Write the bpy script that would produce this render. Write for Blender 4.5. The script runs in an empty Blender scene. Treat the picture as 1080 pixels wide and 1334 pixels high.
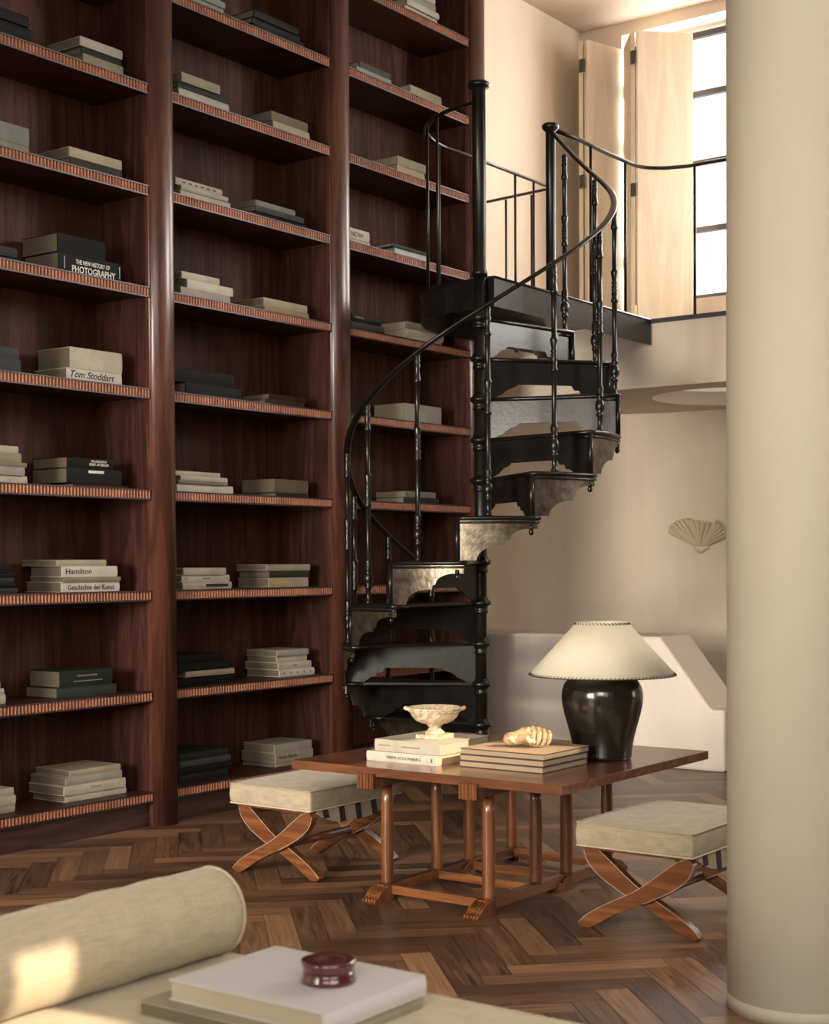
import bpy, bmesh, math, random
from mathutils import Vector, Matrix, Euler
from math import sin, cos, pi, radians, sqrt
random.seed(7)
C = bpy.context.scene.collection
PI = pi

# ------------------------------------------------------------------ materials
def new_mat(name):
    m = bpy.data.materials.new(name); m.use_nodes = True
    nt = m.node_tree; b = nt.nodes['Principled BSDF']
    return m, nt, b

def lk(nt, a, b): nt.links.new(a, b)

def simple(name, col, rough=.5, metal=0., spec=.5, bump=0., bscale=60., var=0., vscale=4., coat=0., sheen=0.):
    m, nt, b = new_mat(name)
    b.inputs['Base Color'].default_value = (*col, 1); b.inputs['Roughness'].default_value = rough
    b.inputs['Metallic'].default_value = metal; b.inputs['Specular IOR Level'].default_value = spec
    b.inputs['Coat Weight'].default_value = coat; b.inputs['Coat Roughness'].default_value = .12
    b.inputs['Sheen Weight'].default_value = sheen
    tc = nt.nodes.new('ShaderNodeTexCoord')
    if var:
        n = nt.nodes.new('ShaderNodeTexNoise'); n.inputs['Scale'].default_value = vscale; n.inputs['Detail'].default_value = 5
        lk(nt, tc.outputs['Object'], n.inputs['Vector'])
        r = nt.nodes.new('ShaderNodeValToRGB')
        r.color_ramp.elements[0].position = .3; r.color_ramp.elements[1].position = .7
        r.color_ramp.elements[0].color = (*[c*(1-var) for c in col], 1); r.color_ramp.elements[1].color = (*[min(1, c*(1+var)) for c in col], 1)
        lk(nt, n.outputs['Fac'], r.inputs['Fac']); lk(nt, r.outputs['Color'], b.inputs['Base Color'])
    if bump:
        n2 = nt.nodes.new('ShaderNodeTexNoise'); n2.inputs['Scale'].default_value = bscale; n2.inputs['Detail'].default_value = 4
        lk(nt, tc.outputs['Object'], n2.inputs['Vector'])
        bp = nt.nodes.new('ShaderNodeBump'); bp.inputs['Strength'].default_value = bump; bp.inputs['Distance'].default_value = .01
        lk(nt, n2.outputs['Fac'], bp.inputs['Height']); lk(nt, bp.outputs['Normal'], b.inputs['Normal'])
    return m

def wood(name, dark, mid, light, axis='Z', rough=.38, fine=1., coat=.0, figure=1., seed=0., spec=.5):
    """grain runs along the axis; cathedral figure from distorted bands, pores from stretched noise"""
    m, nt, b = new_mat(name)
    tc = nt.nodes.new('ShaderNodeTexCoord'); mp = nt.nodes.new('ShaderNodeMapping')
    sc = {'X': (.09, 1, 1), 'Y': (1, .09, 1), 'Z': (1, 1, .09)}[axis]
    mp.inputs['Scale'].default_value = sc; mp.inputs['Location'].default_value = (seed, seed*.7, seed*.3)
    lk(nt, tc.outputs['Object'], mp.inputs['Vector'])
    n1 = nt.nodes.new('ShaderNodeTexNoise'); n1.inputs['Scale'].default_value = 7*fine; n1.inputs['Detail'].default_value = 6; n1.inputs['Distortion'].default_value = 1.2*figure
    n2 = nt.nodes.new('ShaderNodeTexNoise'); n2.inputs['Scale'].default_value = 120*fine; n2.inputs['Detail'].default_value = 3
    n3 = nt.nodes.new('ShaderNodeTexNoise'); n3.inputs['Scale'].default_value = 1.4; n3.inputs['Detail'].default_value = 2
    for n in (n1, n2, n3): lk(nt, mp.outputs['Vector'], n.inputs['Vector'])
    w = nt.nodes.new('ShaderNodeMath'); w.operation = 'MULTIPLY'; w.inputs[1].default_value = 9.0
    lk(nt, n1.outputs['Fac'], w.inputs[0])
    s = nt.nodes.new('ShaderNodeMath'); s.operation = 'SINE'; m2 = nt.nodes.new('ShaderNodeMath'); m2.operation = 'MULTIPLY'; m2.inputs[1].default_value = 3.0
    lk(nt, w.outputs[0], m2.inputs[0]); lk(nt, m2.outputs[0], s.inputs[0])
    a = nt.nodes.new('ShaderNodeMath'); a.operation = 'MULTIPLY_ADD'; a.inputs[1].default_value = .16; a.inputs[2].default_value = .5
    lk(nt, s.outputs[0], a.inputs[0])
    c = nt.nodes.new('ShaderNodeMath'); c.operation = 'MULTIPLY_ADD'; c.inputs[1].default_value = .55
    lk(nt, n2.outputs['Fac'], c.inputs[0]); lk(nt, a.outputs[0], c.inputs[2])
    d = nt.nodes.new('ShaderNodeMath'); d.operation = 'MULTIPLY_ADD'; d.inputs[1].default_value = .8
    lk(nt, n3.outputs['Fac'], d.inputs[0]); lk(nt, c.outputs[0], d.inputs[2])
    e = nt.nodes.new('ShaderNodeMath'); e.operation = 'SUBTRACT'; e.inputs[1].default_value = .68
    lk(nt, d.outputs[0], e.inputs[0])
    r = nt.nodes.new('ShaderNodeValToRGB'); el = r.color_ramp.elements
    el[0].position = .15; el[0].color = (*dark, 1); el[1].position = .85; el[1].color = (*light, 1)
    q = el.new(.5); q.color = (*mid, 1)
    lk(nt, e.outputs[0], r.inputs['Fac']); lk(nt, r.outputs['Color'], b.inputs['Base Color'])
    b.inputs['Roughness'].default_value = rough; b.inputs['Coat Weight'].default_value = coat; b.inputs['Coat Roughness'].default_value = .15
    b.inputs['Specular IOR Level'].default_value = spec
    bp = nt.nodes.new('ShaderNodeBump'); bp.inputs['Strength'].default_value = .12; bp.inputs['Distance'].default_value = .004
    lk(nt, n2.outputs['Fac'], bp.inputs['Height']); lk(nt, bp.outputs['Normal'], b.inputs['Normal'])
    return m

def floor_mat():
    m, nt, b = new_mat('walnut_herringbone')
    uv = nt.nodes.new('ShaderNodeUVMap'); uv.uv_map = 'UVMap'
    at = nt.nodes.new('ShaderNodeAttribute'); at.attribute_name = 'tone'
    mp = nt.nodes.new('ShaderNodeMapping'); mp.inputs['Scale'].default_value = (1.4, 22, 1)
    lk(nt, uv.outputs['UV'], mp.inputs['Vector'])
    n1 = nt.nodes.new('ShaderNodeTexNoise'); n1.inputs['Scale'].default_value = 2.2; n1.inputs['Detail'].default_value = 7; n1.inputs['Distortion'].default_value = 1.5
    mp2 = nt.nodes.new('ShaderNodeMapping'); mp2.inputs['Scale'].default_value = (6, 260, 1)
    lk(nt, uv.outputs['UV'], mp2.inputs['Vector'])
    n2 = nt.nodes.new('ShaderNodeTexNoise'); n2.inputs['Scale'].default_value = 1.; n2.inputs['Detail'].default_value = 3
    lk(nt, mp.outputs['Vector'], n1.inputs['Vector']); lk(nt, mp2.outputs['Vector'], n2.inputs['Vector'])
    s = nt.nodes.new('ShaderNodeMath'); s.operation = 'MULTIPLY_ADD'; s.inputs[1].default_value = .8
    lk(nt, n1.outputs['Fac'], s.inputs[0])
    s2 = nt.nodes.new('ShaderNodeMath'); s2.operation = 'MULTIPLY'; s2.inputs[1].default_value = .18
    lk(nt, n2.outputs['Fac'], s2.inputs[0]); lk(nt, s2.outputs[0], s.inputs[2])
    s3 = nt.nodes.new('ShaderNodeMath'); s3.operation = 'MULTIPLY_ADD'; s3.inputs[1].default_value = .4
    lk(nt, at.outputs['Fac'], s3.inputs[0]); lk(nt, s.outputs[0], s3.inputs[2])
    r = nt.nodes.new('ShaderNodeValToRGB'); el = r.color_ramp.elements
    el[0].position = .36; el[0].color = (.026, .013, .008, 1); el[1].position = 1.; el[1].color = (.36, .20, .108, 1)
    q = el.new(.62); q.color = (.135, .068, .036, 1)
    lk(nt, s3.outputs[0], r.inputs['Fac']); lk(nt, r.outputs['Color'], b.inputs['Base Color'])
    rr = nt.nodes.new('ShaderNodeMath'); rr.operation = 'MULTIPLY_ADD'; rr.inputs[1].default_value = .2; rr.inputs[2].default_value = .28
    lk(nt, n1.outputs['Fac'], rr.inputs[0]); lk(nt, rr.outputs[0], b.inputs['Roughness'])
    bp = nt.nodes.new('ShaderNodeBump'); bp.inputs['Strength'].default_value = .15; bp.inputs['Distance'].default_value = .003
    lk(nt, n2.outputs['Fac'], bp.inputs['Height']); lk(nt, bp.outputs['Normal'], b.inputs['Normal'])
    return m

def plaster(name, c0, c1, rough=.75):
    m, nt, b = new_mat(name)
    tc = nt.nodes.new('ShaderNodeTexCoord')
    mp = nt.nodes.new('ShaderNodeMapping'); mp.inputs['Scale'].default_value = (1, 1, .45)
    lk(nt, tc.outputs['Object'], mp.inputs['Vector'])
    n = nt.nodes.new('ShaderNodeTexNoise'); n.inputs['Scale'].default_value = 1.6; n.inputs['Detail'].default_value = 7; n.inputs['Roughness'].default_value = .6
    lk(nt, mp.outputs['Vector'], n.inputs['Vector'])
    r = nt.nodes.new('ShaderNodeValToRGB'); r.color_ramp.elements[0].position = .32; r.color_ramp.elements[1].position = .7
    r.color_ramp.elements[0].color = (*c0, 1); r.color_ramp.elements[1].color = (*c1, 1)
    lk(nt, n.outputs['Fac'], r.inputs['Fac']); lk(nt, r.outputs['Color'], b.inputs['Base Color'])
    b.inputs['Roughness'].default_value = rough; b.inputs['Specular IOR Level'].default_value = .3
    n2 = nt.nodes.new('ShaderNodeTexNoise'); n2.inputs['Scale'].default_value = 18; n2.inputs['Detail'].default_value = 5
    lk(nt, tc.outputs['Object'], n2.inputs['Vector'])
    bp = nt.nodes.new('ShaderNodeBump'); bp.inputs['Strength'].default_value = .12; bp.inputs['Distance'].default_value = .006
    lk(nt, n2.outputs['Fac'], bp.inputs['Height']); lk(nt, bp.outputs['Normal'], b.inputs['Normal'])
    return m

def linen(name, c0, c1, scale=900):
    m, nt, b = new_mat(name)
    tc = nt.nodes.new('ShaderNodeTexCoord')
    outs = []
    for sc in ((scale, 26, 26), (26, scale, 26), (26, 26, scale)):
        mp = nt.nodes.new('ShaderNodeMapping'); mp.inputs['Scale'].default_value = sc
        lk(nt, tc.outputs['Object'], mp.inputs['Vector'])
        n = nt.nodes.new('ShaderNodeTexNoise'); n.inputs['Scale'].default_value = .7; n.inputs['Detail'].default_value = 2
        lk(nt, mp.outputs['Vector'], n.inputs['Vector']); outs.append(n.outputs['Fac'])
    a = nt.nodes.new('ShaderNodeMath'); a.operation = 'ADD'; lk(nt, outs[0], a.inputs[0]); lk(nt, outs[1], a.inputs[1])
    a2 = nt.nodes.new('ShaderNodeMath'); a2.operation = 'ADD'; lk(nt, a.outputs[0], a2.inputs[0]); lk(nt, outs[2], a2.inputs[1])
    a3 = nt.nodes.new('ShaderNodeMath'); a3.operation = 'MULTIPLY'; a3.inputs[1].default_value = .333; lk(nt, a2.outputs[0], a3.inputs[0])
    r = nt.nodes.new('ShaderNodeValToRGB'); r.color_ramp.elements[0].position = .38; r.color_ramp.elements[1].position = .62
    r.color_ramp.elements[0].color = (*c0, 1); r.color_ramp.elements[1].color = (*c1, 1)
    lk(nt, a3.outputs[0], r.inputs['Fac']); lk(nt, r.outputs['Color'], b.inputs['Base Color'])
    b.inputs['Roughness'].default_value = .9; b.inputs['Specular IOR Level'].default_value = .15; b.inputs['Sheen Weight'].default_value = .15
    bp = nt.nodes.new('ShaderNodeBump'); bp.inputs['Strength'].default_value = .25; bp.inputs['Distance'].default_value = .002
    lk(nt, a3.outputs[0], bp.inputs['Height']); lk(nt, bp.outputs['Normal'], b.inputs['Normal'])
    return m

def veined(name, c0, c1, vein, scale=14, rough=.4):
    m, nt, b = new_mat(name)
    tc = nt.nodes.new('ShaderNodeTexCoord')
    n = nt.nodes.new('ShaderNodeTexNoise'); n.inputs['Scale'].default_value = scale; n.inputs['Detail'].default_value = 6; n.inputs['Distortion'].default_value = 1.5
    lk(nt, tc.outputs['Object'], n.inputs['Vector'])
    r = nt.nodes.new('ShaderNodeValToRGB'); el = r.color_ramp.elements
    el[0].position = .3; el[0].color = (*c0, 1); el[1].position = .75; el[1].color = (*c1, 1)
    for p, c in ((.47, c0), (.5, vein), (.53, c1)):
        q = el.new(p); q.color = (*c, 1)
    lk(nt, n.outputs['Fac'], r.inputs['Fac']); lk(nt, r.outputs['Color'], b.inputs['Base Color'])
    b.inputs['Roughness'].default_value = rough
    bp = nt.nodes.new('ShaderNodeBump'); bp.inputs['Strength'].default_value = .2; bp.inputs['Distance'].default_value = .003
    lk(nt, n.outputs['Fac'], bp.inputs['Height']); lk(nt, bp.outputs['Normal'], b.inputs['Normal'])
    return m

M = {}
mah = ((.017, .0058, .004), (.038, .013, .0086), (.074, .027, .017))
M['mahogany'] = wood('mahogany_upright', *mah, 'Z', .42, spec=.35)
M['mahogany_y'] = wood('mahogany_lengthwise', *mah, 'Y', .42, seed=3., spec=.35)
M['mahogany_back'] = wood('mahogany_back_panel', (.019, .0062, .0045), (.042, .0142, .0095), (.082, .029, .019), 'Z', .6, spec=.15, seed=7.)
M['mahogany_post_lit'] = wood('mahogany_post_lit', (.030, .0098, .006), (.066, .0225, .014), (.12, .046, .028), 'Z', .33, coat=.15, seed=11.)  # mahogany lightened so the posts carry their highlight in the colour
M['low_bounce'] = wood('low_bounce_wall', (.03, .018, .012), (.055, .033, .02), (.08, .05, .03), 'Z', .5)  # dark finish for the unseen walls, chosen to cut bounced light
M['mahogany_reed'] = simple('mahogany_reeding', (.34, .14, .078), .45, var=.25, vscale=9)
M['groove'] = simple('dark_groove', (.022, .007, .005), .7)  # darker strip behind the reeds, for contrast between ribs
che = ((.062, .021, .0085), (.135, .046, .0155), (.235, .088, .029))
M['cherry_x'] = wood('cherry_across', *che, 'X', .28, coat=.35)
M['cherry_y'] = wood('cherry_lengthwise', *che, 'Y', .28, coat=.35, seed=2.)
M['cherry_z'] = wood('cherry_upright', *che, 'Z', .28, coat=.35, seed=5.)
M['top'] = wood('table_top_wood', (.055, .019, .009), (.105, .037, .0165), (.16, .06, .027), 'X', .24, coat=.4, seed=9.)
M['floor'] = floor_mat()
M['plaster'] = plaster('warm_plaster', (.60, .505, .40), (.70, .61, .50))
M['plaster_pale'] = plaster('pale_plaster', (.66, .58, .50), (.76, .69, .61))
M['ceiling'] = plaster('ceiling_plaster', (.46, .36, .28), (.56, .45, .36))
M['stone_col'] = plaster('column_plaster', (.50, .45, .345), (.58, .53, .415), .6)
M['shutter'] = wood('bleached_ash', (.56, .46, .33), (.63, .53, .39), (.69, .60, .46), 'Z', .55, figure=.5, seed=1.)
M['iron'] = simple('black_painted_iron', (.0065, .006, .0055), .30, metal=.0, spec=.28, bump=.05, bscale=45, var=.4, vscale=12, coat=.05)
M['gold_lit_iron'] = simple('gold_sheen_iron', (.10, .08, .055), .36, metal=.75, spec=.7, bump=.18, bscale=40, var=.5, vscale=25)  # black iron coloured brown-gold for the light the brackets reflect
M['hinge'] = simple('dark_bronze_hinge', (.10, .085, .065), .4, metal=.8)
M['linen'] = linen('sand_linen', (.275, .225, .148), (.395, .335, .232))
M['linen_bed'] = linen('cream_linen', (.38, .315, .21), (.50, .425, .30))
M['piping'] = simple('cream_piping', (.46, .38, .27), .8)
M['strap_dark'] = simple('black_webbing', (.015, .014, .013), .8)
M['shade'] = simple('parchment_shade', (.58, .52, .395), .75, var=.08, vscale=7)
M['stitch'] = simple('dark_lacing', (.02, .015, .01), .7)
M['ceramic'] = simple('black_glazed_ceramic', (.010, .009, .007), .18, spec=.6, bump=.15, bscale=10, coat=.3)
M['marble'] = veined('veined_alabaster', (.44, .345, .22), (.56, .46, .33), (.24, .16, .09), 20, .5)
M['onyx'] = veined('honey_onyx', (.44, .29, .15), (.58, .45, .28), (.27, .12, .06), 9, .28)
M['lacquer'] = simple('oxblood_lacquer', (.075, .016, .013), .15, spec=.7, coat=.8)
M['pages'] = simple('book_pages', (.40, .34, .24), .9, bump=.3, bscale=400)
M['pages_shaded'] = simple('shaded_book_pages', (.13, .105, .066), .9, bump=.3, bscale=400)  # page colour darkened for the shade between the shelves
M['window_frame'] = simple('steel_window_frame', (.035, .035, .04), .5)
M['ink'] = simple('black_ink', (.012, .012, .012), .7)
M['ink_soft'] = simple('grey_ink', (.16, .14, .12), .7)
M['white_ink'] = simple('white_ink', (.62, .6, .55), .6)
M['gold_ink'] = simple('gold_ink', (.42, .28, .08), .5)
M['shell'] = simple('shell_plaster', (.62, .53, .38), .8, bump=.4, bscale=40)
M['glow_disc'] = simple('pale_glow', (.8, .76, .68), .8)
M['glow_disc'].node_tree.nodes['Principled BSDF'].inputs['Emission Color'].default_value = (1, .9, .76, 1)
M['glow_disc'].node_tree.nodes['Principled BSDF'].inputs['Emission Strength'].default_value = .30  # glow added to make the pale soffit recess look bright
COV = {'black': (.008, .009, .009), 'ink': (.014, .017, .018), 'stone': (.34, .32, .26), 'forest': (.022, .032, .024), 'olive': (.22, .205, .13),
       'greygreen': (.19, .20, .165), 'sand': (.38, .33, .235), 'darkolive': (.055, .05, .03), 'darkgrey': (.05, .055, .055), 'slate': (.075, .085, .09),
       'cream': (.50, .45, .35), 'ivory': (.58, .54, .45), 'moss': (.30, .27, .19), 'oxblood': (.07, .018, .014), 'slategreen': (.05, .06, .055),
       'umber': (.16, .125, .08), 'tan': (.33, .25, .14), 'pale': (.42, .45, .42)}
BM = {k: simple(k + '_cloth_cover', tuple(c*(.78 if max(v) > .1 else .5) for c in v), .75, spec=.2, bump=.12, bscale=180, var=.12, vscale=14) for k, v in COV.items()}
CNAME = {'black': 'black', 'ink': 'black', 'stone': 'pale grey', 'forest': 'dark green', 'olive': 'olive', 'greygreen': 'grey-green', 'sand': 'sand-coloured',
         'darkolive': 'dark olive', 'darkgrey': 'dark grey', 'slate': 'slate grey', 'cream': 'cream', 'ivory': 'off-white', 'moss': 'beige', 'oxblood': 'dark red',
         'slategreen': 'dark slate', 'umber': 'brown', 'tan': 'tan', 'pale': 'pale blue-grey'}

# ------------------------------------------------------------------ mesh building
class MB:
    def __init__(s): s.v = []; s.f = []; s.sm = []
    def add(s, vs, fs, smooth=False):
        o = len(s.v); s.v += [Vector(p) for p in vs]; s.f += [tuple(o + i for i in f) for f in fs]; s.sm += [smooth]*len(fs); return s
    def box(s, x0, x1, y0, y1, z0, z1, mat=None):
        vs = [(x, y, z) for z in (z0, z1) for y in (y0, y1) for x in (x0, x1)]
        if mat is not None: vs = [mat @ Vector(p) for p in vs]
        return s.add(vs, [(0, 2, 3, 1), (4, 5, 7, 6), (0, 1, 5, 4), (2, 6, 7, 3), (0, 4, 6, 2), (1, 3, 7, 5)])
    def prism(s, poly, fn, a, b):
        """poly (2d) extruded between a and b; fn(u, v, w) -> point"""
        n = len(poly)
        vs = [fn(u, v, a) for u, v in poly] + [fn(u, v, b) for u, v in poly]
        return s.add(vs, [tuple(range(n))[::-1], tuple(range(n, 2*n))] + [(i, (i+1) % n, n + (i+1) % n, n + i) for i in range(n)])
    def lathe(s, prof, cx=0, cy=0, n=24, z0=0, mat=None, cap=True):
        vs = []; m = len(prof)
        for r, z in prof:
            for k in range(n):
                a = 2*PI*k/n; vs.append(Vector((cx + r*cos(a), cy + r*sin(a), z0 + z)))
        if mat is not None: vs = [mat @ p for p in vs]
        fs = [(i*n + k, i*n + (k+1) % n, (i+1)*n + (k+1) % n, (i+1)*n + k) for i in range(m-1) for k in range(n)]
        s.add(vs, fs, True)
        if cap:
            o = len(s.v) - len(vs)
            s.f += [tuple(o + k for k in range(n))[::-1], tuple(o + (m-1)*n + k for k in range(n))]; s.sm += [False, False]
        return s
    def tube(s, path, r, n=8, closed=False, flat=None, cap=True):
        """sweep a circle (or flat=(w,h) ellipse, h along up) along a path"""
        P = [Vector(p) for p in path]; m = len(P); vs = []
        rr = r if isinstance(r, (list, tuple)) else [r]*m
        up = Vector((0, 0, 1)); 
        for i, p in enumerate(P):
            t = (P[(i+1) % m] - P[i-1]) if closed else (P[min(i+1, m-1)] - P[max(i-1, 0)])
            t.normalize()
            ref = up if abs(t.z) < .95 else Vector((0, 1, 0))
            a = t.cross(ref).normalized(); b = a.cross(t).normalized()
            for k in range(n):
                an = 2*PI*k/n
                if flat: vs.append(p + a*(flat[0]*cos(an)) + b*(flat[1]*sin(an)))
                else: vs.append(p + a*(rr[i]*cos(an)) + b*(rr[i]*sin(an)))
        e = m if closed else m-1
        fs = [(i*n + k, i*n + (k+1) % n, ((i+1) % m)*n + (k+1) % n, ((i+1) % m)*n + k) for i in range(e) for k in range(n)]
        s.add(vs, fs, True)
        if not closed and cap:
            o = len(s.v) - len(vs); s.f += [tuple(o + k for k in range(n)), tuple(o + (m-1)*n + k for k in range(n))[::-1]]; s.sm += [False, False]
        return s
    def build(s, name, mat, parent=None, origin=None, bevel=0, seg=2, angle=35):
        """link as ONE mesh object; vertices are given in world space"""
        me = bpy.data.meshes.new(name)
        o3 = Vector(origin) if origin is not None else (Vector(parent['_o']) if parent is not None else Vector((0, 0, 0)))
        me.from_pydata([p - o3 for p in s.v], [], s.f)
        for p, q in zip(me.polygons, s.sm): p.use_smooth = q
        bm = bmesh.new(); bm.from_mesh(me); bmesh.ops.recalc_face_normals(bm, faces=bm.faces); bm.to_mesh(me); bm.free()
        me.materials.append(mat)
        ob = bpy.data.objects.new(name, me); C.objects.link(ob)
        if parent is not None: ob.parent = parent
        else: ob.location = o3
        ob['_o'] = list(o3)
        if bevel:
            b = ob.modifiers.new('bevel', 'BEVEL'); b.width = bevel; b.segments = seg; b.limit_method = 'ANGLE'; b.angle_limit = radians(angle); b.harden_normals = False
        return ob

def thing(name, loc, label, cat, group=None):
    o = bpy.data.objects.new(name, None); C.objects.link(o); o.location = loc; o.empty_display_size = .1
    o['_o'] = list(loc); o['label'] = label; o['category'] = cat
    if group: o['group'] = group
    return o
def tag(o, label, cat, group=None):
    o['label'] = label; o['category'] = cat
    if group: o['group'] = group
    return o
def structure(o): o['kind'] = 'structure'; return o

def lettering(text, parent, pos, width, height, facing, mat, name='lettering', shear=0., bold=.012):
    """flat raised letters lying on a surface, as one mesh"""
    cu = bpy.data.curves.new(name, 'FONT'); cu.body = text; cu.size = 1; cu.extrude = .02; cu.align_x = 'LEFT'; cu.shear = shear
    cu.resolution_u = 3; cu.offset = bold
    t = bpy.data.objects.new('tmp_text', cu); C.objects.link(t)
    dg = bpy.context.evaluated_depsgraph_get(); dg.update()
    me = bpy.data.meshes.new_from_object(t.evaluated_get(dg)); bpy.data.objects.remove(t)
    xs = [v.co.x for v in me.vertices]; ys = [v.co.y for v in me.vertices]
    x0, x1, y0, y1 = min(xs), max(xs), min(ys), max(ys)
    sx = width/(x1-x0); sy = height/(y1-y0)
    o3 = Vector(parent['_o'])
    ex, ey, ez = {'+X': ((0, 1, 0), (0, 0, 1), (1, 0, 0)), '-Y': ((1, 0, 0), (0, 0, 1), (0, -1, 0))}[facing]
    ex, ey, ez = Vector(ex), Vector(ey), Vector(ez)
    for v in me.vertices:
        a, b, c = (v.co.x-x0)*sx, (v.co.y-y0)*sy, v.co.z*.012
        v.co = Vector(pos) + ex*a + ey*b + ez*c - o3
    me.materials.clear(); me.materials.append(mat)
    ob = bpy.data.objects.new(name, me); C.objects.link(ob); ob.parent = parent; ob['_o'] = list(o3)
    return ob

def smoothstep(a, b, x):
    t = min(1, max(0, (x-a)/(b-a))); return t*t*(3-2*t)
# ------------------------------------------------------------------ room (X: across, Y: along the bookcase, Z: up)
XL, XR, YR, YB, YW, HC = -5.45, 2.4, -2.4, 9.45, 9.5, 5.0

def herringbone():
    W, n = .095, 5; L = W*n; g = .0011
    e1 = Vector((cos(-PI/4), sin(-PI/4), 0)); e2 = Vector((-cos(PI/4), -sin(PI/4), 0)); o = Vector((-2.63, 4.33, 0))
    vs, fs, uvs, tone = [], [], [], []
    rnd = random.Random(3)
    for a in range(-90, 90):
        for b in range(-20, 21):
            for kind in (0, 1):
                ox, oy = a + b*n, a - b*n
                if kind == 0: x0, x1, y0, y1 = ox, ox+n, oy, oy+1
                else: x0, x1, y0, y1 = ox+n, ox+n+1, oy+1-n, oy+1
                cx, cy = (x0+x1)/2*W, (y0+y1)/2*W
                c = o + e1*cx + e2*cy
                if not (XL-.1 < c.x < XR+.1 and YR-.1 < c.y < YB+.1): continue
                t = rnd.random()**1.3; us = rnd.random()*50
                k = len(vs)
                for (px, py) in ((x0*W+g, y0*W+g), (x1*W-g, y0*W+g), (x1*W-g, y1*W-g), (x0*W+g, y1*W-g)):
                    vs.append(o + e1*px + e2*py)
                fs.append((k, k+1, k+2, k+3))
                if kind == 0: q = [(0, 0), (L, 0), (L, W), (0, W)]
                else: q = [(0, 0), (0, W), (L, W), (L, 0)]
                uvs += [(u+us, v+us*.37) for u, v in q]; tone += [t]
    base = len(vs); x0, x1, y0, y1 = XL-.2, XR+.2, YR-.2, YB+.3
    vs += [Vector((x0, y0, -.0015)), Vector((x1, y0, -.0015)), Vector((x1, y1, -.0015)), Vector((x0, y1, -.0015)),
           Vector((x0, y0, -.12)), Vector((x1, y0, -.12)), Vector((x1, y1, -.12)), Vector((x0, y1, -.12))]
    fs += [(base, base+1, base+2, base+3), (base+7, base+6, base+5, base+4), (base, base+4, base+5, base+1), (base+1, base+5, base+6, base+2), (base+2, base+6, base+7, base+3), (base+3, base+7, base+4, base)]
    uvs += [(0, 0)]*24; tone += [0.]*6
    me = bpy.data.meshes.new('floor'); me.from_pydata(vs, [], fs)
    ul = me.uv_layers.new(name='UVMap')
    for i, u in enumerate(uvs): ul.data[i].uv = u
    at = me.attributes.new('tone', 'FLOAT', 'FACE')
    for i, t in enumerate(tone): at.data[i].value = t
    for p in me.polygons: 
        if p.normal.z < 0 and p.index < base//4: p.flip()
    me.materials.append(M['floor'])
    ob = bpy.data.objects.new('floor', me); C.objects.link(ob); structure(ob)
herringbone()

structure(MB().box(XL-.2, XR+.2, YR-.2, YW+.5, HC, HC+.2).build('ceiling', M['ceiling']))
structure(MB().box(XL-.2, XL, YR-.2, YW+.3, 0, HC).build('wall_left', M['plaster']))
# lower back wall with a coved left corner
wb = MB(); R0 = .9; pts = [(XL, YB-R0)]
for k in range(13):
    a = PI - k/12*PI/2; pts.append((XL + R0 + R0*cos(a), YB - R0 + R0*sin(a)))
pts += [(XR, YB), (XR, YB+.3), (XL, YB+.3)]
wb.prism(pts, lambda u, v, w: (u, v, w), 0, 2.25)
structure(wb.build('wall_back', M['plaster']))
# upper back wall with the tall window opening
WX0, WX1, WZ0, WZ1 = -5.12, -3.25, 3.037, 4.885
ww = MB()
ww.box(XL, WX0, YW, YW+.35, 2.605, HC); ww.box(WX1, -1.2, YW, YW+.35, 2.605, HC); ww.box(1.7, XR, YW, YW+.35, 2.605, HC); ww.box(-1.2, 1.7, YW, YW+.35, 2.605, WZ0-.045); ww.box(-1.2, 1.7, YW, YW+.35, WZ1+.03, HC)
ww.box(WX0, WX1, YW, YW+.35, 2.605, WZ0-.045); ww.box(WX0, WX1, YW, YW+.35, WZ1+.03, HC)
structure(ww.build('wall_back_upper', M['plaster']))
# gallery slab with round recess in its soffit
def gallery():
    b = MB(); x0, x1, y0, y1, z0, z1 = XL, XR, 8.0, YW+.3, 2.213, 2.605
    cx, cy, R, n, q, dep = -3.93, 8.78, .52, 64, .62, .10
    b.add([(x0, y0, z1), (x1, y0, z1), (x1, y1, z1), (x0, y1, z1)], [(0, 1, 2, 3)])
    for (xa, ya, xb, yb) in ((x0, y0, x1, y0), (x1, y0, x1, y1), (x1, y1, x0, y1), (x0, y1, x0, y0)):
        b.add([(xa, ya, z0), (xb, yb, z0), (xb, yb, z1), (xa, ya, z1)], [(0, 1, 2, 3)])
    for (xa, xb, ya, yb) in ((x0, cx-q, y0, y1), (cx+q, x1, y0, y1), (cx-q, cx+q, y0, cy-q), (cx-q, cx+q, cy+q, y1)):
        b.add([(xa, ya, z0), (xa, yb, z0), (xb, yb, z0), (xb, ya, z0)], [(0, 1, 2, 3)])
    ring, sq, top = [], [], []
    for k in range(n):
        a = 2*PI*k/n; c, s_ = cos(a), sin(a); m = q/max(abs(c), abs(s_))
        ring.append((cx+R*c, cy+R*s_, z0)); sq.append((cx+m*c, cy+m*s_, z0)); top.append((cx+R*c, cy+R*s_, z0+dep))
    b.add(ring+sq+top, [(k, (k+1) % n, n+(k+1) % n, n+k) for k in range(n)] + [(k, 2*n+k, 2*n+(k+1) % n, (k+1) % n) for k in range(n)] + [tuple(range(2*n, 3*n))])
    structure(b.build('gallery_floor', M['plaster']))
    rl = thing('glowing_recess', (cx, cy, z0+dep), 'large round pale recess with an added glow in the underside of the gallery floor', 'recess')
    MB().lathe([(.001, -.012), (R-.012, -.012), (R-.004, -.001)], cx, cy, 64, z0+dep, cap=False).build('glow_disc', M['glow_disc'], rl)
    t = MB().box(-4.108, XR, 7.975, 8.0, 2.588, 2.612); structure(t.build('trim_1', M['window_frame']))
gallery()
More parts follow.
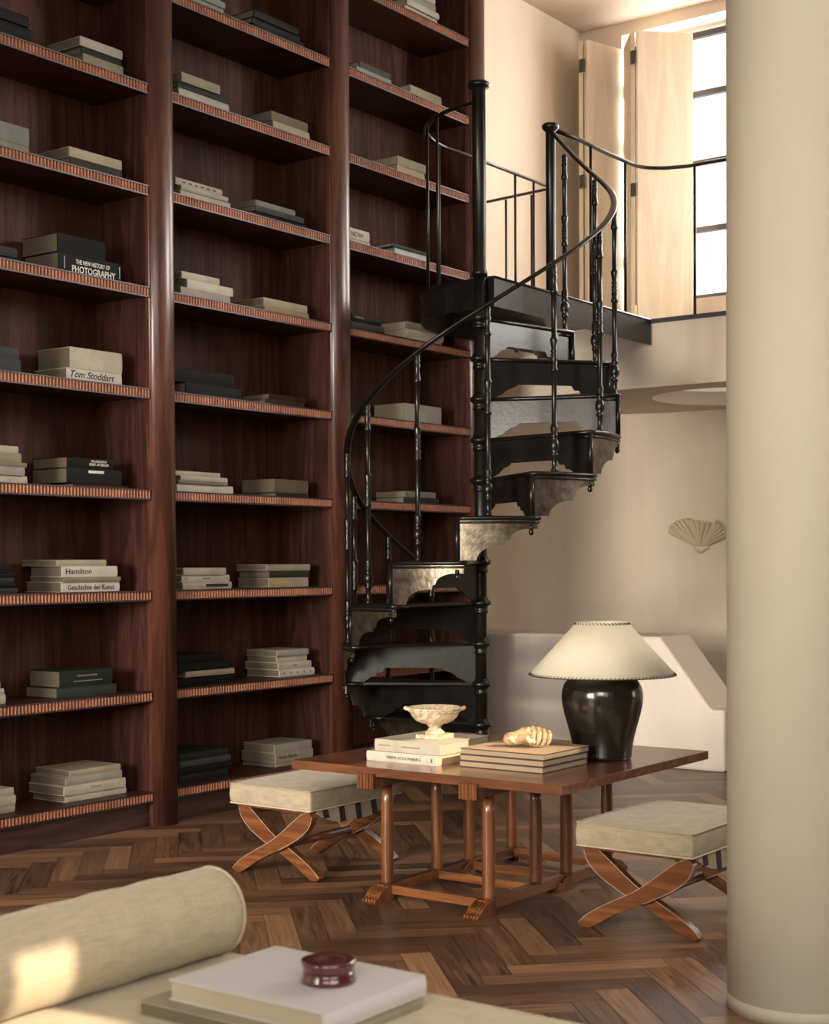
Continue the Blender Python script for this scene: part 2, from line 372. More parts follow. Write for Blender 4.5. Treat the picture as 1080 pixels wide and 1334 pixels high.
# low stepped parapet in front of the back wall
pp = MB(); prof = [(XL, 0), (-3.531, 0), (-3.531, .35), (-3.614, .35), (-3.93, .75), (XL, .75)]
pp.prism(prof, lambda u, v, w: (u, w, v), 7.72, 8.12)
structure(pp.build('low_parapet', M['plaster_pale'], bevel=.018, seg=3))
# unseen right and rear walls, with openings added to let in sun and fill
def wall_with_holes(name, fix, a0, a1, z0, z1, holes, axis, th):
    b = MB(); zs = sorted({z0, z1, *[h[2] for h in holes], *[h[3] for h in holes]}); as_ = sorted({a0, a1, *[h[0] for h in holes], *[h[1] for h in holes]})
    for i in range(len(as_)-1):
        for j in range(len(zs)-1):
            ca, cz = (as_[i]+as_[i+1])/2, (zs[j]+zs[j+1])/2
            if any(h[0] < ca < h[1] and h[2] < cz < h[3] for h in holes): continue
            if axis == 'X': b.box(fix, fix+th, as_[i], as_[i+1], zs[j], zs[j+1])
            else: b.box(as_[i], as_[i+1], fix, fix+th, zs[j], zs[j+1])
    return structure(b.build(name, M['low_bounce']))
HR = [(2.24, 2.43, 2.95, 3.27), (4.84, 5.24, 3.5, 3.97), (8.15, 9.2, .5, 2.0), (-1.9, 1.3, 1.2, 4.3)]  # unseen openings, placed and sized to steer sun patches and fill
wall_with_holes('wall_right', XR, YR, YW, 0, HC, HR, 'X', .2)
HB = [(-4.2, -2.2, .8, 2.5), (-.7, 1.9, 1.8, 4.6)]  # unseen rear openings added for the fill lamps
wall_with_holes('wall_rear', YR-.2, XL, XR, 0, HC, HB, 'Y', .2)
baseb = MB().box(XR-.02, XR, YR, YB, 0, .12); structure(baseb.build('baseboard_right', M['plaster_pale']))

def window_bars(name, rect, fix, axis, nx, nz, w=.03, zlist=None):
    b = MB(); a0, a1, z0, z1 = rect
    al = [a0 + (a1-a0)*i/nx for i in range(nx+1)]; zl = zlist or [z0 + (z1-z0)*i/nz for i in range(nz+1)]
    def bx(p0, p1, q0, q1):
        if axis == 'X': b.box(fix-.02, fix+.02, p0, p1, q0, q1)
        else: b.box(p0, p1, fix-.02, fix+.02, q0, q1)
    for i, a in enumerate(al):
        lo = a if i == 0 else (a-w if i == nx else a-w/2)
        bx(lo, lo+w, z0, z1)
    for i, z in enumerate(zl):
        lo = z if i == 0 else (z-w if i == len(zl)-1 else z-w/2)
        bx(a0+w, a1-w, lo, lo+w)
    return structure(b.build(name, M['window_frame']))
window_bars('window_8', (-1.2, 1.7, WZ0, WZ1), 9.7, 'Y', 4, 4, .032)
window_bars('window_1', (WX0, WX1, WZ0, WZ1), 9.7, 'Y', 2, 4, .04, [3.010, 3.505, 3.973, 4.455, 4.885])
for i, h in enumerate(HR): window_bars('window_%d' % (i+2), h, XR+.1, 'X', 1, 1, .03)  # bars for the added openings in the unseen right wall
for i, h in enumerate(HB): window_bars('window_%d' % (i+6), h, YR-.1, 'Y', 3, 5, .03)  # bars for the added openings behind the camera
# round plaster column
col = MB(); R = .19
col.lathe([(R+.0015, 0), (R+.0015, .034), (R-.002, .036), (R-.002, .038), (R, .040), (R, HC)], -1.505, 3.765, 96)
structure(col.build('column', M['stone_col']))

# ------------------------------------------------------------------ folding shutters
def shutters():
    root = thing('folding_shutter', (-4.95, 9.3, 2.605), 'tall bleached wood folding shutter leaves half open before the gallery window', 'shutter')
    zz = (2.625, 4.80); th = .028
    pts = [(-5.36, 9.46), (-5.232, 9.134), (-5.106, 9.478), (-4.862, 9.196), (-4.562, 9.484)]
    leaves = [((-5.335, 9.47), (-5.236, 9.12)), ((-5.205, 9.135), (-5.1, 9.475)), ((-5.062, 9.45), (-4.868, 9.19)), ((-4.838, 9.192), (-4.56, 9.475))]
    for (a, b) in leaves:
        A = Vector((*a, 0)); B = Vector((*b, 0)); t = (B-A).normalized(); nn = Vector((-t.y, t.x, 0))*th/2
        q = [A-nn, B-nn, B+nn, A+nn]
        MB().prism([(p.x, p.y) for p in q], lambda u, v, w: (u, v, w), *zz).build('leaf', M['shutter'], root, bevel=.002)
    for (x, y, zl, ang) in ((-5.221, 9.112, (2.95, 3.82, 4.62), 0), (-4.853, 9.172, (2.78, 3.72, 4.62), 0), (-5.078, 9.475, (3.3, 4.1, 4.5), 0)):
        for z in zl:
            h = MB(); h.box(x-.022, x-.004, y-.004, y+.004, z-.045, z+.045); h.box(x+.004, x+.022, y-.004, y+.004, z-.045, z+.045)
            h.lathe([(.006, -.045), (.006, .045)], x, y-.004, 10, z); h.build('hinge', M['hinge'], root)
shutters()

# ------------------------------------------------------------------ bookcase
BX, BK = -4.916, -5.25
POSTC = [3.503, 4.778, 6.052, 7.326]; PW = .079
def zs(k): return .157 + .4515*k
def bookcase():
    root = thing('bookcase', (-4.95, 5.4, 0), 'floor-to-ceiling mahogany bookcase with reeded shelf edges and rounded posts', 'bookcase')
    for c in POSTC:
        p = MB(); n = 20
        w = PW - .006
        MB().box(BK-.001, BX-.0205, c-w, c+w, 0, HC-.001).build('side_panel', M['mahogany_back'], root)
        poly = [(-w, -.02), (w, -.02), (w, 0)]
        poly += [(w*cos(PI*k/n)*.98, .05*sin(PI*k/n)) for k in range(0, n+1)] + [(-w, 0)]
        p.prism(poly, lambda u, v, ww: (BX + v, c + u, ww), 0, HC - .001)
        o = p.build('post', M['mahogany_post_lit'], root)
        for f in o.data.polygons: f.use_smooth = abs(f.normal.z) < .5 and f.normal.x > .05
    for b in range(3):
        y0, y1 = POSTC[b]+PW-.006, POSTC[b+1]-PW+.006
        back = MB(); m = 4
        for i in range(m): 
            ya, yb = y0+(y1-y0)*i/m, y0+(y1-y0)*(i+1)/m
            back.box(BK-.02, BK+.0, ya+.0008, yb-.0008, 0.0, HC-.002)
        back.build('back_panel', M['mahogany_back'], root)
        MB().box(BX-.04, BX-.02, y0, y1, 0, zs(0)-.046).build('plinth', M['mahogany_y'], root)
        for k in range(11):
            z = zs(k); s = MB().box(BK, BX-.004, y0, y1, z-.04, z-.0005); s.box(BX-.004, BX+.012, y0, y1, z-.006, z); s.box(BX-.004, BX+.010, y0, y1, z-.047, z-.040)
            sh = s.build('shelf', M['mahogany_y'], root)
            MB().box(BX-.004, BX-.002, y0, y1, z-.040, z-.006).build('groove_strip', M['groove'], sh)
            e = MB()
            n = 63; pitch = (y1-y0)/n; rr = pitch*.31
            for i in range(n):
                yc = y0 + (i+.5)*pitch
                e.add([(BX-.003 + .013*sin(PI*j/4), yc - rr*cos(PI*j/4), zz) for zz in (z-.040, z-.006) for j in range(5)],
                      [(j, j+1, 6+j, 5+j) for j in range(4)], True)
            e.build('reeded_edge', M['mahogany_reed'], sh)
bookcase()

# ------------------------------------------------------------------ books
def book(name, x0, x1, y0, y1, z0, z1, cover, label, spine='+X', group=None, pages='pages', lip=.003, ct=.0022):
    """closed book lying flat; spine on the given side"""
    root = thing(name, ((x0+x1)/2, (y0+y1)/2, z0), label, 'book', group)
    c = MB(); c.box(x0, x1, y0, y1, z0, z0+ct); c.box(x0, x1, y0, y1, z1-ct, z1)
    g = .0012
    if spine == '+X':
        n = 6; poly = [(x1-.004, z0), (x1-.004, z1)]
        poly = [(x1-.005, z0+ct)] + [(x1 - .001 + .0035*sin(PI*j/n), z0 + (z1-z0)*j/n) for j in range(n+1)] + [(x1-.005, z1-ct)]
        c.prism(poly, lambda u, v, w: (u, w, v), y0, y1); px = (x0+lip, x1-.004); py = (y0+lip, y1-lip)
    else:
        n = 6; poly = [(y0+.005, z0+ct)] + [(y0 + .001 - .0035*sin(PI*j/n), z0 + (z1-z0)*j/n) for j in range(n+1)] + [(y0+.005, z1-ct)]
        c.prism(poly, lambda u, v, w: (w, u, v), x0, x1); px = (x0+lip, x1-lip); py = (y0+.004, y1-lip)
    c.build('cover', cover, root)
    MB().box(px[0], px[1], py[0], py[1], z0+ct+.0002, z1-ct-.0002).build('pages', M[pages], root)
    return root
SHELF_BOOKS = [
  (0, 7, 'left', [(3.813, 4.103, 0.0438, 'black', ''), (3.833, 4.123, 0.0376, 'black', ''), (3.833, 4.123, 0.025, 'black', '')]),
  (0, 7, 'right', [(4.384, 4.627, 0.04, 'stone', ''), (4.397, 4.627, 0.03, 'forest', ''), (4.397, 4.627, 0.04, 'olive', '')]),
  (0, 6, 'left', [(3.812, 4.102, 0.0751, 'greygreen', ''), (3.812, 4.102, 0.0282, 'olive', '')]),
  (0, 6, 'right', [(4.319, 4.618, 0.0434, 'sand', ''), (4.319, 4.613, 0.0367, 'darkolive', '')]),
  (0, 5, 'left', [(3.739, 4.029, 0.0376, 'darkgrey', ''), (3.755, 4.045, 0.0125, 'black', '')]),
  (0, 5, 'right', [(4.255, 4.522, 0.08, 'black', ''), (4.26, 4.612, 0.08, 'ink', 'PHOTO')]),
  (0, 4, 'left', [(3.749, 4.039, 0.0469, 'slate', ''), (3.753, 4.043, 0.0532, 'slate', '')]),
  (0, 4, 'right', [(4.317, 4.612, 0.09, 'cream', ''), (4.3, 4.612, 0.05, 'ivory', 'SCRIPT')]),
  (0, 3, 'left', [(3.74, 4.03, 0.0282, 'cream', ''), (3.751, 4.041, 0.0376, 'moss', ''), (3.779, 4.069, 0.0188, 'olive', ''), (3.767, 4.057, 0.0344, 'stone', ''), (3.787, 4.077, 0.0344, 'cream', '')]),
  (0, 3, 'right', [(4.291, 4.552, 0.0467, 'black', 'BL'), (4.286, 4.597, 0.0634, 'ink', 'BAR'), (4.329, 4.643, 0.0169, 'oxblood', '')]),
  (0, 2, 'left', [(3.683, 3.973, 0.0344, 'black', ''), (3.714, 4.004, 0.0219, 'black', ''), (3.714, 4.004, 0.0188, 'darkgrey', ''), (3.726, 4.016, 0.0219, 'black', ''), (3.734, 4.024, 0.0219, 'darkgrey', '')]),
  (0, 2, 'right', [(4.231, 4.507, 0.0267, 'sand', ''), (4.252, 4.565, 0.0467, 'ivory', 'HAM'), (4.26, 4.583, 0.02, 'olive', ''), (4.26, 4.588, 0.0434, 'ivory', 'GES')]),
  (0, 1, 'left', [(3.642, 3.932, 0.025, 'cream', ''), (3.654, 3.944, 0.025, 'cream', ''), (3.666, 3.956, 0.0376, 'cream', '')]),
  (0, 1, 'right', [(4.234, 4.528, 0.07, 'forest', 'LES'), (4.221, 4.555, 0.0434, 'slategreen', '')]),
  (0, 0, 'left', [(3.703, 3.993, 0.0313, 'cream', ''), (3.711, 4.001, 0.0376, 'cream', ''), (3.711, 4.001, 0.0313, 'sand', '')]),
  (0, 0, 'right', [(4.287, 4.577, 0.0267, 'sand', 'BRN'), (4.262, 4.582, 0.0367, 'stone', ''), (4.253, 4.605, 0.04, 'cream', 'DIE'), (4.27, 4.618, 0.03, 'cream', '')]),
  (1, 8, 'left', [(4.988, 5.259, 0.0323, 'greygreen', ''), (4.988, 5.28, 0.0287, 'greygreen', ''), (4.988, 5.28, 0.0287, 'greygreen', '')]),
  (1, 8, 'right', [(5.486, 5.819, 0.0346, 'black', ''), (5.486, 5.843, 0.0269, 'ink', ''), (5.497, 5.867, 0.0269, 'black', '')]),
  (1, 7, 'left', [(4.988, 5.244, 0.0431, 'olive', ''), (4.974, 5.323, 0.0291, 'forest', ''), (4.978, 5.313, 0.0401, 'stone', '')]),
  (1, 7, 'right', [(5.616, 5.893, 0.0462, 'umber', ''), (5.628, 5.905, 0.039, 'sand', '')]),
  (1, 6, 'left', [(4.954, 5.265, 0.0323, 'stone', 'MARK'), (4.978, 5.292, 0.0219, 'stone', ''), (4.978, 5.313, 0.0255, 'sand', '')]),
  (1, 6, 'right', [(5.504, 5.798, 0.0308, 'greygreen', ''), (5.488, 5.852, 0.0269, 'slate', ''), (5.488, 5.888, 0.0231, 'black', '')]),
  (1, 5, 'left', [(4.988, 5.239, 0.0323, 'cream', ''), (5.023, 5.33, 0.0401, 'ivory', ''), (4.978, 5.308, 0.0364, 'stone', '')]),
  (1, 5, 'right', [(5.55, 5.878, 0.0385, 'sand', ''), (5.55, 5.884, 0.0269, 'tan', '')]),
  (1, 4, 'left', [(4.929, 5.336, 0.0656, 'black', ''), (4.998, 5.374, 0.051, 'ink', '')]),
  (1, 4, 'right', [(5.58, 5.855, 0.0269, 'oxblood', ''), (5.551, 5.843, 0.0231, 'darkolive', '')]),
  (1, 3, 'left', [(4.934, 5.23, 0.0215, 'cream', ''), (4.959, 5.272, 0.0219, 'cream', ''), (4.949, 5.277, 0.0146, 'olive', ''), (4.949, 5.326, 0.0401, 'ivory', '')]),
  (1, 3, 'right', [(5.615, 5.875, 0.0663, 'umber', ''), (5.632, 5.881, 0.0234, 'darkolive', '')]),
  (1, 2, 'left', [(4.973, 5.257, 0.0328, 'cream', ''), (4.973, 5.294, 0.0328, 'ivory', 'DOT'), (4.978, 5.305, 0.0328, 'cream', 'BAND')]),
  (1, 2, 'right', [(5.553, 5.883, 0.0312, 'stone', ''), (5.576, 5.877, 0.0351, 'darkolive', ''), (5.57, 5.87, 0.0468, 'sand', 'GOLD')]),
  (1, 1, 'left', [(4.944, 5.247, 0.0401, 'black', ''), (4.944, 5.289, 0.0364, 'ink', ''), (4.988, 5.316, 0.0255, 'sand', ''), (4.939, 5.3, 0.0401, 'black', '')]),
  (1, 1, 'right', [(5.623, 5.866, 0.0312, 'stone', ''), (5.635, 5.866, 0.0312, 'cream', ''), (5.635, 5.89, 0.0351, 'cream', 'DOT'), (5.641, 5.909, 0.0351, 'ivory', 'DOTS')]),
  (1, 0, 'left', [(4.934, 5.263, 0.0328, 'forest', ''), (4.944, 5.284, 0.0291, 'slate', ''), (4.934, 5.295, 0.0364, 'black', ''), (4.934, 5.263, 0.0364, 'ink', '')]),
  (1, 0, 'right', [(5.601, 5.886, 0.0429, 'stone', ''), (5.607, 5.898, 0.0468, 'sand', 'VIL'), (5.619, 5.898, 0.0234, 'sand', '')]),
  (2, 9, 'right', [(6.759, 7.017, 0.0388, 'stone', ''), (6.73, 7.025, 0.0388, 'greygreen', ''), (6.745, 7.055, 0.0349, 'stone', ''), (6.745, 7.055, 0.0305, 'sand', '')]),
  (2, 8, 'left', [(6.334, 6.606, 0.0332, 'slategreen', ''), (6.308, 6.613, 0.0332, 'greygreen', '')]),
  (2, 8, 'right', [(6.777, 7.082, 0.0523, 'olive', '')]),
  (2, 7, 'right', [(6.651, 6.927, 0.0474, 'olive', ''), (6.651, 6.912, 0.0388, 'tan', '')]),
  (2, 6, 'left', [(6.227, 6.399, 0.0534, 'ivory', 'NOW'), (6.227, 6.406, 0.0205, 'sand', '')]),
  (2, 6, 'right', [(6.598, 6.946, 0.0172, 'darkgrey', ''), (6.633, 6.946, 0.0345, 'pale', '')]),
  (2, 5, 'left', [(6.249, 6.504, 0.0416, 'ink', 'GRY'), (6.236, 6.525, 0.0374, 'slate', '')]),
  (2, 5, 'right', [(6.743, 7.094, 0.0436, 'olive', ''), (6.736, 7.086, 0.0393, 'cream', ''), (6.693, 7.063, 0.0174, 'cream', '')]),
  (2, 4, 'right', [(6.718, 7.075, 0.1003, 'stone', '')]),
  (2, 3, 'right', [(6.728, 7.01, 0.0349, 'greygreen', ''), (6.714, 7.048, 0.0349, 'slategreen', '')]),
]

ORD = ['bottom', 'second from bottom', 'middle', 'fourth from bottom', 'top']
BAYN = ['left', 'middle', 'right']
LEV = ['lowest shelf', 'second shelf up', 'third shelf up', 'fourth shelf up', 'fifth shelf up', 'sixth shelf up', 'seventh shelf up', 'eighth shelf up', 'ninth shelf up', 'tenth shelf up']
def pos_word(i, n):   # i counted from top
    if n == 1: return 'single'
    if i == 0: return 'topmost'
    if i == n-1: return 'bottommost'
    return ['', 'second from top', 'third from top', 'fourth from top'][i]
for bay, k, side, rows in SHELF_BOOKS:
    if k >= 4: rows = rows[:-1] + [(*rows[-1][:2], rows[-1][2] + .062*(zs(k)-1.175)/4.95, *rows[-1][3:])]   # depth hidden below the shelf lip
    z = zs(k) + .0003; n = len(rows); zb = [0]*n; cur = z
    for i in range(n-1, -1, -1): zb[i] = cur; cur += rows[i][2] + .0006
    rnd = random.Random(bay*100 + k*10 + len(side))
    for i, (y0, y1, t, c, tx) in enumerate(rows):
        dx = rnd.uniform(-.012, .004); dep = rnd.uniform(.2, .235)
        extra = {'HAM': ' titled Hamilton', 'GES': ' titled Geschichte der Kunst', 'PHOTO': ' with photography title', 'SCRIPT': ' with handwritten title', 'NOW': ' with bold black title'}.get(tx, '')
        if n == 1: lab = '%s book%s lying alone at the %s of the %s, %s bay' % (CNAME[c], extra, side, LEV[k], BAYN[bay])
        else: lab = '%s book%s, %s in the %s stack, %s, %s bay' % (CNAME[c], extra, pos_word(i, n), side, LEV[k], BAYN[bay])
        x1 = -4.982 + dx
        r = book('book', x1-dep, x1, y0, y1, zb[i], zb[i]+t, BM[c], lab, '+X', 'books stacked in the bookcase', 'pages' if k > 2 and bay == 2 else 'pages_shaded')  # unshaded page colour only in the better lit upper right bay
        L = y1-y0; xf = x1 + .0028; z0 = zb[i]
        def T(s, a, w, zz, h, mat='ink', sh=0., nm='title_lettering'): lettering(s, r, (xf, y0+a*L, z0+zz*t), w*L, h*t, '+X', M[mat], nm, sh)
        if tx == 'HAM': T('Hamilton', .06, .46, .27, .5)
        elif tx == 'GES': T('Geschichte der Kunst', .10, .80, .22, .5)
        elif tx == 'PHOTO':
            T('THE NEW HISTORY OF', .26, .55, .60, .2, 'white_ink'); T('PHOTOGRAPHY', .2, .7, .22, .3, 'white_ink')
            
            for q in (.08, .97): MB().box(xf-.001, xf+.0006, y0+q*L, y0+q*L+.0018, z0+.3*t, z0+.85*t).build('spine_rule', M['white_ink'], r)
        elif tx == 'SCRIPT': T('Tom Stoddart', .06, .8, .35, .5, 'ink', .35)
        elif tx == 'BL': T('THE LANDSCAPE OF', .5, .34, .62, .2, 'white_ink'); T('SPIRIT OF BERLIN', .46, .42, .3, .24, 'white_ink')
        elif tx == 'BAR': MB().box(xf-.001, xf+.0006, y0+.38*L, y0+.66*L, z0+.72*t, z0+.9*t).build('label_bar', M['white_ink'], r)
        elif tx == "LES":
            MB().box(xf-.001, xf+.0006, y0+.32*L, y0+.7*L, z0+.62*t, z0+.70*t).build("title_line", M["ink_soft"], r); MB().box(xf-.001, xf+.0006, y0+.25*L, y0+.8*L, z0+.30*t, z0+.36*t).build("title_line", M["ink_soft"], r)
        elif tx == 'DIE': T('Diego', .42, .18, .35, .4, 'ink_soft', .2)
        elif tx == 'NOW': T('NOW', .08, .62, .2, .5)
        elif tx == 'MARK': 
            for q in range(6): MB().box(xf-.001, xf+.0006, y0+(.14+.13*q)*L, y0+(.205+.13*q)*L, z0+.42*t, z0+.6*t).build('printed_mark', M['ink'], r)
        elif tx == 'DOT': 
            for q, w_ in ((.07, .03), (.42, .16), (.93, .025)): MB().box(xf-.001, xf+.0006, y0+q*L, y0+(q+w_)*L, z0+.42*t, z0+.6*t).build('printed_mark', M['ink_soft'], r)
        elif tx == 'DOTS':
            for q in range(5): MB().lathe([(.0045, 0), (.0045, .0008)], 0, 0, 10, 0, Matrix.Translation((xf-.0004, y0+L*(.12+.19*q), z0+.5*t)) @ Matrix.Rotation(PI/2, 4, 'Y')).build('printed_dot', M['ink'], r)
        elif tx == 'BAND': MB().box(xf-.001, xf+.0006, y0+.46*L, y0+.92*L, z0+.3*t, z0+.7*t).build('label_band', BM['darkgrey'], r)
        elif tx == 'GOLD': MB().box(xf-.001, xf+.0006, y0+.1*L, y0+.45*L, z0+.35*t, z0+.6*t).build('gilt_band', M['gold_ink'], r)
        elif tx == 'VIL': T('Vision Berlin', .06, .5, .3, .42, 'ink')
        elif tx == 'GRY': MB().box(xf-.001, xf+.0006, y0+.1*L, y0+.4*L, z0+.5*t, z0+.7*t).build('label_bar', M['ink_soft'], r)
# ------------------------------------------------------------------ spiral staircase
PX, PY, SR = -4.17, 6.25, .69
STEP, LEAD6, RISE, HP = 28.7, -9.0, .2035, 2.61
TW, RT = Vector((.555, -.832, 0)), Vector((.832, .555, 0))
def sp(th, r, z):
    t = radians(th); v = TW*cos(t) + RT*sin(t); return Vector((PX + r*v.x, PY + r*v.y, z))
def tz(j): return HP - RISE*j
def tlead(j): return LEAD6 + STEP*(6-j)
def baluster(root, p, z0, z1, mat, thin=1.):
    """turned iron baluster: base vase, mid and top ornaments on a slim shaft"""
    H = z1 - z0; L = [(.0165, 0), (.0165, .012), (.012, .02), (.0125, .07), (.017, .075), (.018, .085), (.013, .092), (.022, .108), (.0235, .125), (.021, .142), (.013, .155), (.018, .163), (.018, .172), (.014, .18), (.019, .205), (.0155, .215), (.0122, .22)]
    m0 = .56*H; Mid = [(.0122, m0-.075), (.0175, m0-.07), (.018, m0-.06), (.013, m0-.045), (.0165, m0-.028), (.012, m0-.02), (.0175, m0-.012), (.012, m0-.004), (.0175, m0+.006), (.012, m0+.014), (.0165, m0+.024), (.012, m0+.034), (.0185, m0+.075), (.0185, m0+.083), (.0122, m0+.09)]
    t0 = H; Top = [(.0122, t0-.135), (.018, t0-.13), (.018, t0-.12), (.0145, t0-.1), (.0125, t0-.07), (.017, t0-.052), (.0115, t0-.043), (.0165, t0-.034), (.0115, t0-.025), (.0155, t0-.014), (.009, t0)]
    prof = [(r*thin, z) for r, z in L + Mid + Top]
    return MB().lathe(prof, p.x, p.y, 14, z0).build('baluster', mat, root)
def staircase():
    I = M['iron']; root = thing('spiral_staircase', (PX, PY, 0), 'black cast-iron spiral staircase with turned balusters rising to the gallery', 'staircase')
    MB().lathe([(.03, 0), (.03, HP)], PX, PY, 20).build('pole', I, root)
    MB().lathe([(.040, HP), (.040, HP+.02), (.035, HP+.03), (.035, HP+.925), (.05, HP+.935), (.056, HP+.945), (.056, HP+.955), (.045, HP+.965), (.01, HP+.97)], PX, PY, 28).build('top_post', I, root)
    for j in range(1, 13):
        z = tz(j); a0 = tlead(j); a1 = a0 + STEP + 3.0; h = RISE
        def sec(r0, r1, aa, ab, n=10):
            return [sp(aa + (ab-aa)*k/n, r1, 0) for k in range(n+1)] + [sp(ab, r0, 0), sp(aa, r0, 0)]
        t = MB(); t.prism([(p.x, p.y) for p in sec(.025, SR-.002, a0, a1)], lambda u, v, w: (u, v, w), z-.012, z)
        tr = t.build('tread', I, root)
        rim = MB(); path = [sp(a0, .04, z-.008)] + [sp(a0, r, z-.008) for r in (.2, .4, .6)] + [sp(a0 + (a1-a0)*k/12, SR+.004, z-.008) for k in range(13)] + [sp(a1, .6, z-.008)]
        rim.tube(path, .0105, 8)
        rim.tube([p - Vector((0, 0, .02)) for p in path[3:-1]], .006, 6)
        rim.build('nosing', M['iron'], tr)
        # riser plate with arched cut-out, standing on the tread below
        top = z-.012; bot = z-h+.002; H = top-bot
        if j < 12 or True:
            prof = [(.03, 0), (SR, 0), (SR, 1), (.60*SR/.69, 1), (.575, .93), (.56, .86), (.54, .86), (.525, .74), (.50, .74), (.485, .62), (.20, .62), (.18, .70), (.155, .74), (.13, .82), (.12, .88), (.095, .93), (.07, 1), (.03, 1)]
            v0 = []
            aoff = 1.0
            dirv = sp(a0+aoff, 1, 0) - sp(a0+aoff, 0, 0); nv = Vector((-dirv.y, dirv.x, 0))*.003
            base = Vector((PX, PY, 0))
            r_ = MB(); r_.prism(prof, lambda u, d, w: base + dirv*u + nv*w + Vector((0, 0, top - d*H)), -1, 1)
            r_.build('riser', I, tr)
        # curved outer bracket
        n = 64; P = []
        def depth(s):
            if s < .24: return 1.
            if s < .56:
                q = (s-.24)/.32; return .62 + .38*(1 - sqrt(max(0, 1-(1-q)**2)))
            if s < .64: return .62 if s < .6 else .52
            if s < .88:
                q = (s-.64)/.24; return .24 + .28*(1 - sqrt(max(0, 1-(1-q)**2)))
            return .24
        vs = []
        for k in range(n+1):
            s = k/n; a = a0 + (a1-a0-.5)*s; d = depth(s)
            for rr in (SR, SR-.007):
                vs.append(sp(a, rr, top)); vs.append(sp(a, rr, top - d*H))
        fs = []
        for k in range(n):
            o = 4*k; q = o+4
            fs += [(o, q, q+1, o+1), (o+2, o+3, q+3, q+2), (o+1, q+1, q+3, o+3), (o, o+2, q+2, q)]
        fs += [(0, 1, 3, 2), (4*n, 4*n+2, 4*n+3, 4*n+1)]
        MB().add(vs, fs).build('side_bracket', M['gold_lit_iron'], tr)
        MB().lathe([(.012, 0), (.012, H)], *sp(a0, SR, 0)[:2], 12, bot).build('corner_rod', I, tr)
        pf = sp(a1-3.0, SR-.004, 0)
        MB().lathe([(.003, -.028), (.010, -.022), (.012, -.012), (.008, -.002), (.011, .0), (.011, .02)], pf.x, pf.y, 12, z-.06).build('drop_finial', I, tr)
        MB().lathe([(.031, -.06), (.036, -.055), (.036, -.045), (.033, -.04), (.036, -.022), (.05, -.016), (.05, .004), (.04, .008), (.036, .02), (.031, .024)], PX, PY, 20, z).build('collar', I, tr)
    # balusters
    off = {12: 25, 11: 20, 10: 20, 9: 12, 8: 13, 7: 12, 6: 12, 5: 11, 4: 10, 3: 9, 2: 11, 1: 3}
    anchors = []
    for j in range(12, 0, -1):
        th = tlead(j) + off[j]; z0 = tz(j); p = sp(th, SR-.022, 0)
        zt = z0 + .955 - (.02 if j == 1 else 0)
        baluster(root, p, z0, zt, I); anchors.append((th, zt))
    anchors.append((147, 3.505))
    def rz(th):
        if th <= anchors[0][0]: return anchors[0][1] - (anchors[0][0]-th)*RISE/STEP
        for (a, za), (b, zb) in zip(anchors, anchors[1:]):
            if th <= b: return za + (zb-za)*(th-a)/(b-a)
        return anchors[-1][1]
    path = []
    ths = [-160 + 3*k for k in range(103)]
    zz = [rz(t) for t in ths]
    for _ in range(30): zz = [zz[0]] + [(zz[i-1]+2*zz[i]+zz[i+1])/4 for i in range(1, len(zz)-1)] + [zz[-1]]
    for t, z in zip(ths, zz): path.append(sp(t, SR-.022, z + .008))
    MB().tube(path, 0, 12, flat=(.018, .010)).build('handrail', I, root)
    # landing platform
    X0, X1, Y1, cy = -4.856, -4.11, 7.98, 7.0
    def outline(ins=0.):
        q = [(X1-ins, Y1)]; q.append((X1-ins, 6.29+ins)); 
        for k in range(1, 24):
            a = -PI/2 - k/24*PI/2; e = 2/2.35
            c, s_ = cos(a), sin(a)
            q.append((-4.15 + (.718-ins)*math.copysign(abs(c)**e, c), cy + (.71-ins)*math.copysign(abs(s_)**e, s_)))
        q += [(X0+ins, cy), (X0+ins, Y1)]
        return q
    o1 = outline()
    MB().prism(o1, lambda u, v, w: (u, v, w), HP-.014, HP).build('platform_plate', I, root)
    # fascia band following the outline
    o2 = outline(.012); n = len(o1); band = MB(); vs = []
    for (a, b) in zip(o1, o2):
        vs += [Vector((*a, HP-.014)), Vector((*a, HP-.15)), Vector((*b, HP-.014)), Vector((*b, HP-.15))]
    fs = []
    for k in range(n-1):
        o = 4*k; q = o+4; fs += [(o, q, q+1, o+1), (o+2, o+3, q+3, q+2), (o+1, q+1, q+3, o+3)]
    band.add(vs, fs); band.add([Vector((*o1[0], HP-.15)), Vector((*o1[0], HP-.014)), Vector((*o2[0], HP-.014)), Vector((*o2[0], HP-.15))], [(0, 1, 2, 3)])
    band.build('platform_fascia', I, root)
    lip = MB(); lip.tube([Vector((x, y, HP-.004)) for x, y in o1], .007, 6); lip.build('platform_lip', I, root)
    # curved railing of the landing
    o3 = outline(.03); rail = [Vector((PX, PY, 3.505))] + [Vector((x, y, 3.505)) for x, y in o3[2:-1]] + [Vector((X0+.03, 7.2, 3.505)), Vector((X0+.03, 8.05, 3.505)), Vector((XL, 8.11, 3.505))]
    MB().tube(rail, 0, 10, flat=(.014, .009)).build('platform_rail', I, root)
    for (x, y) in [(o3[13][0], o3[13][1]), (o3[9][0]+0, o3[9][1]), (o3[17][0], o3[17][1]), (o3[22][0], o3[22][1]), (X0+.03, 7.62), (X0+.03, 7.83), (X0+.03, 8.05)]:
        MB().lathe([(.0075, 0), (.0075, 3.50-HP)], x, y, 10, HP).build('rail_rod', I, root)
    for x in (-5.0, -5.2, -5.4):
        MB().lathe([(.0075, 0), (.0075, 3.50-HP)], x, 8.08 + (-4.87-x)*.06, 10, HP-.004).build('rail_rod', I, root)
staircase()

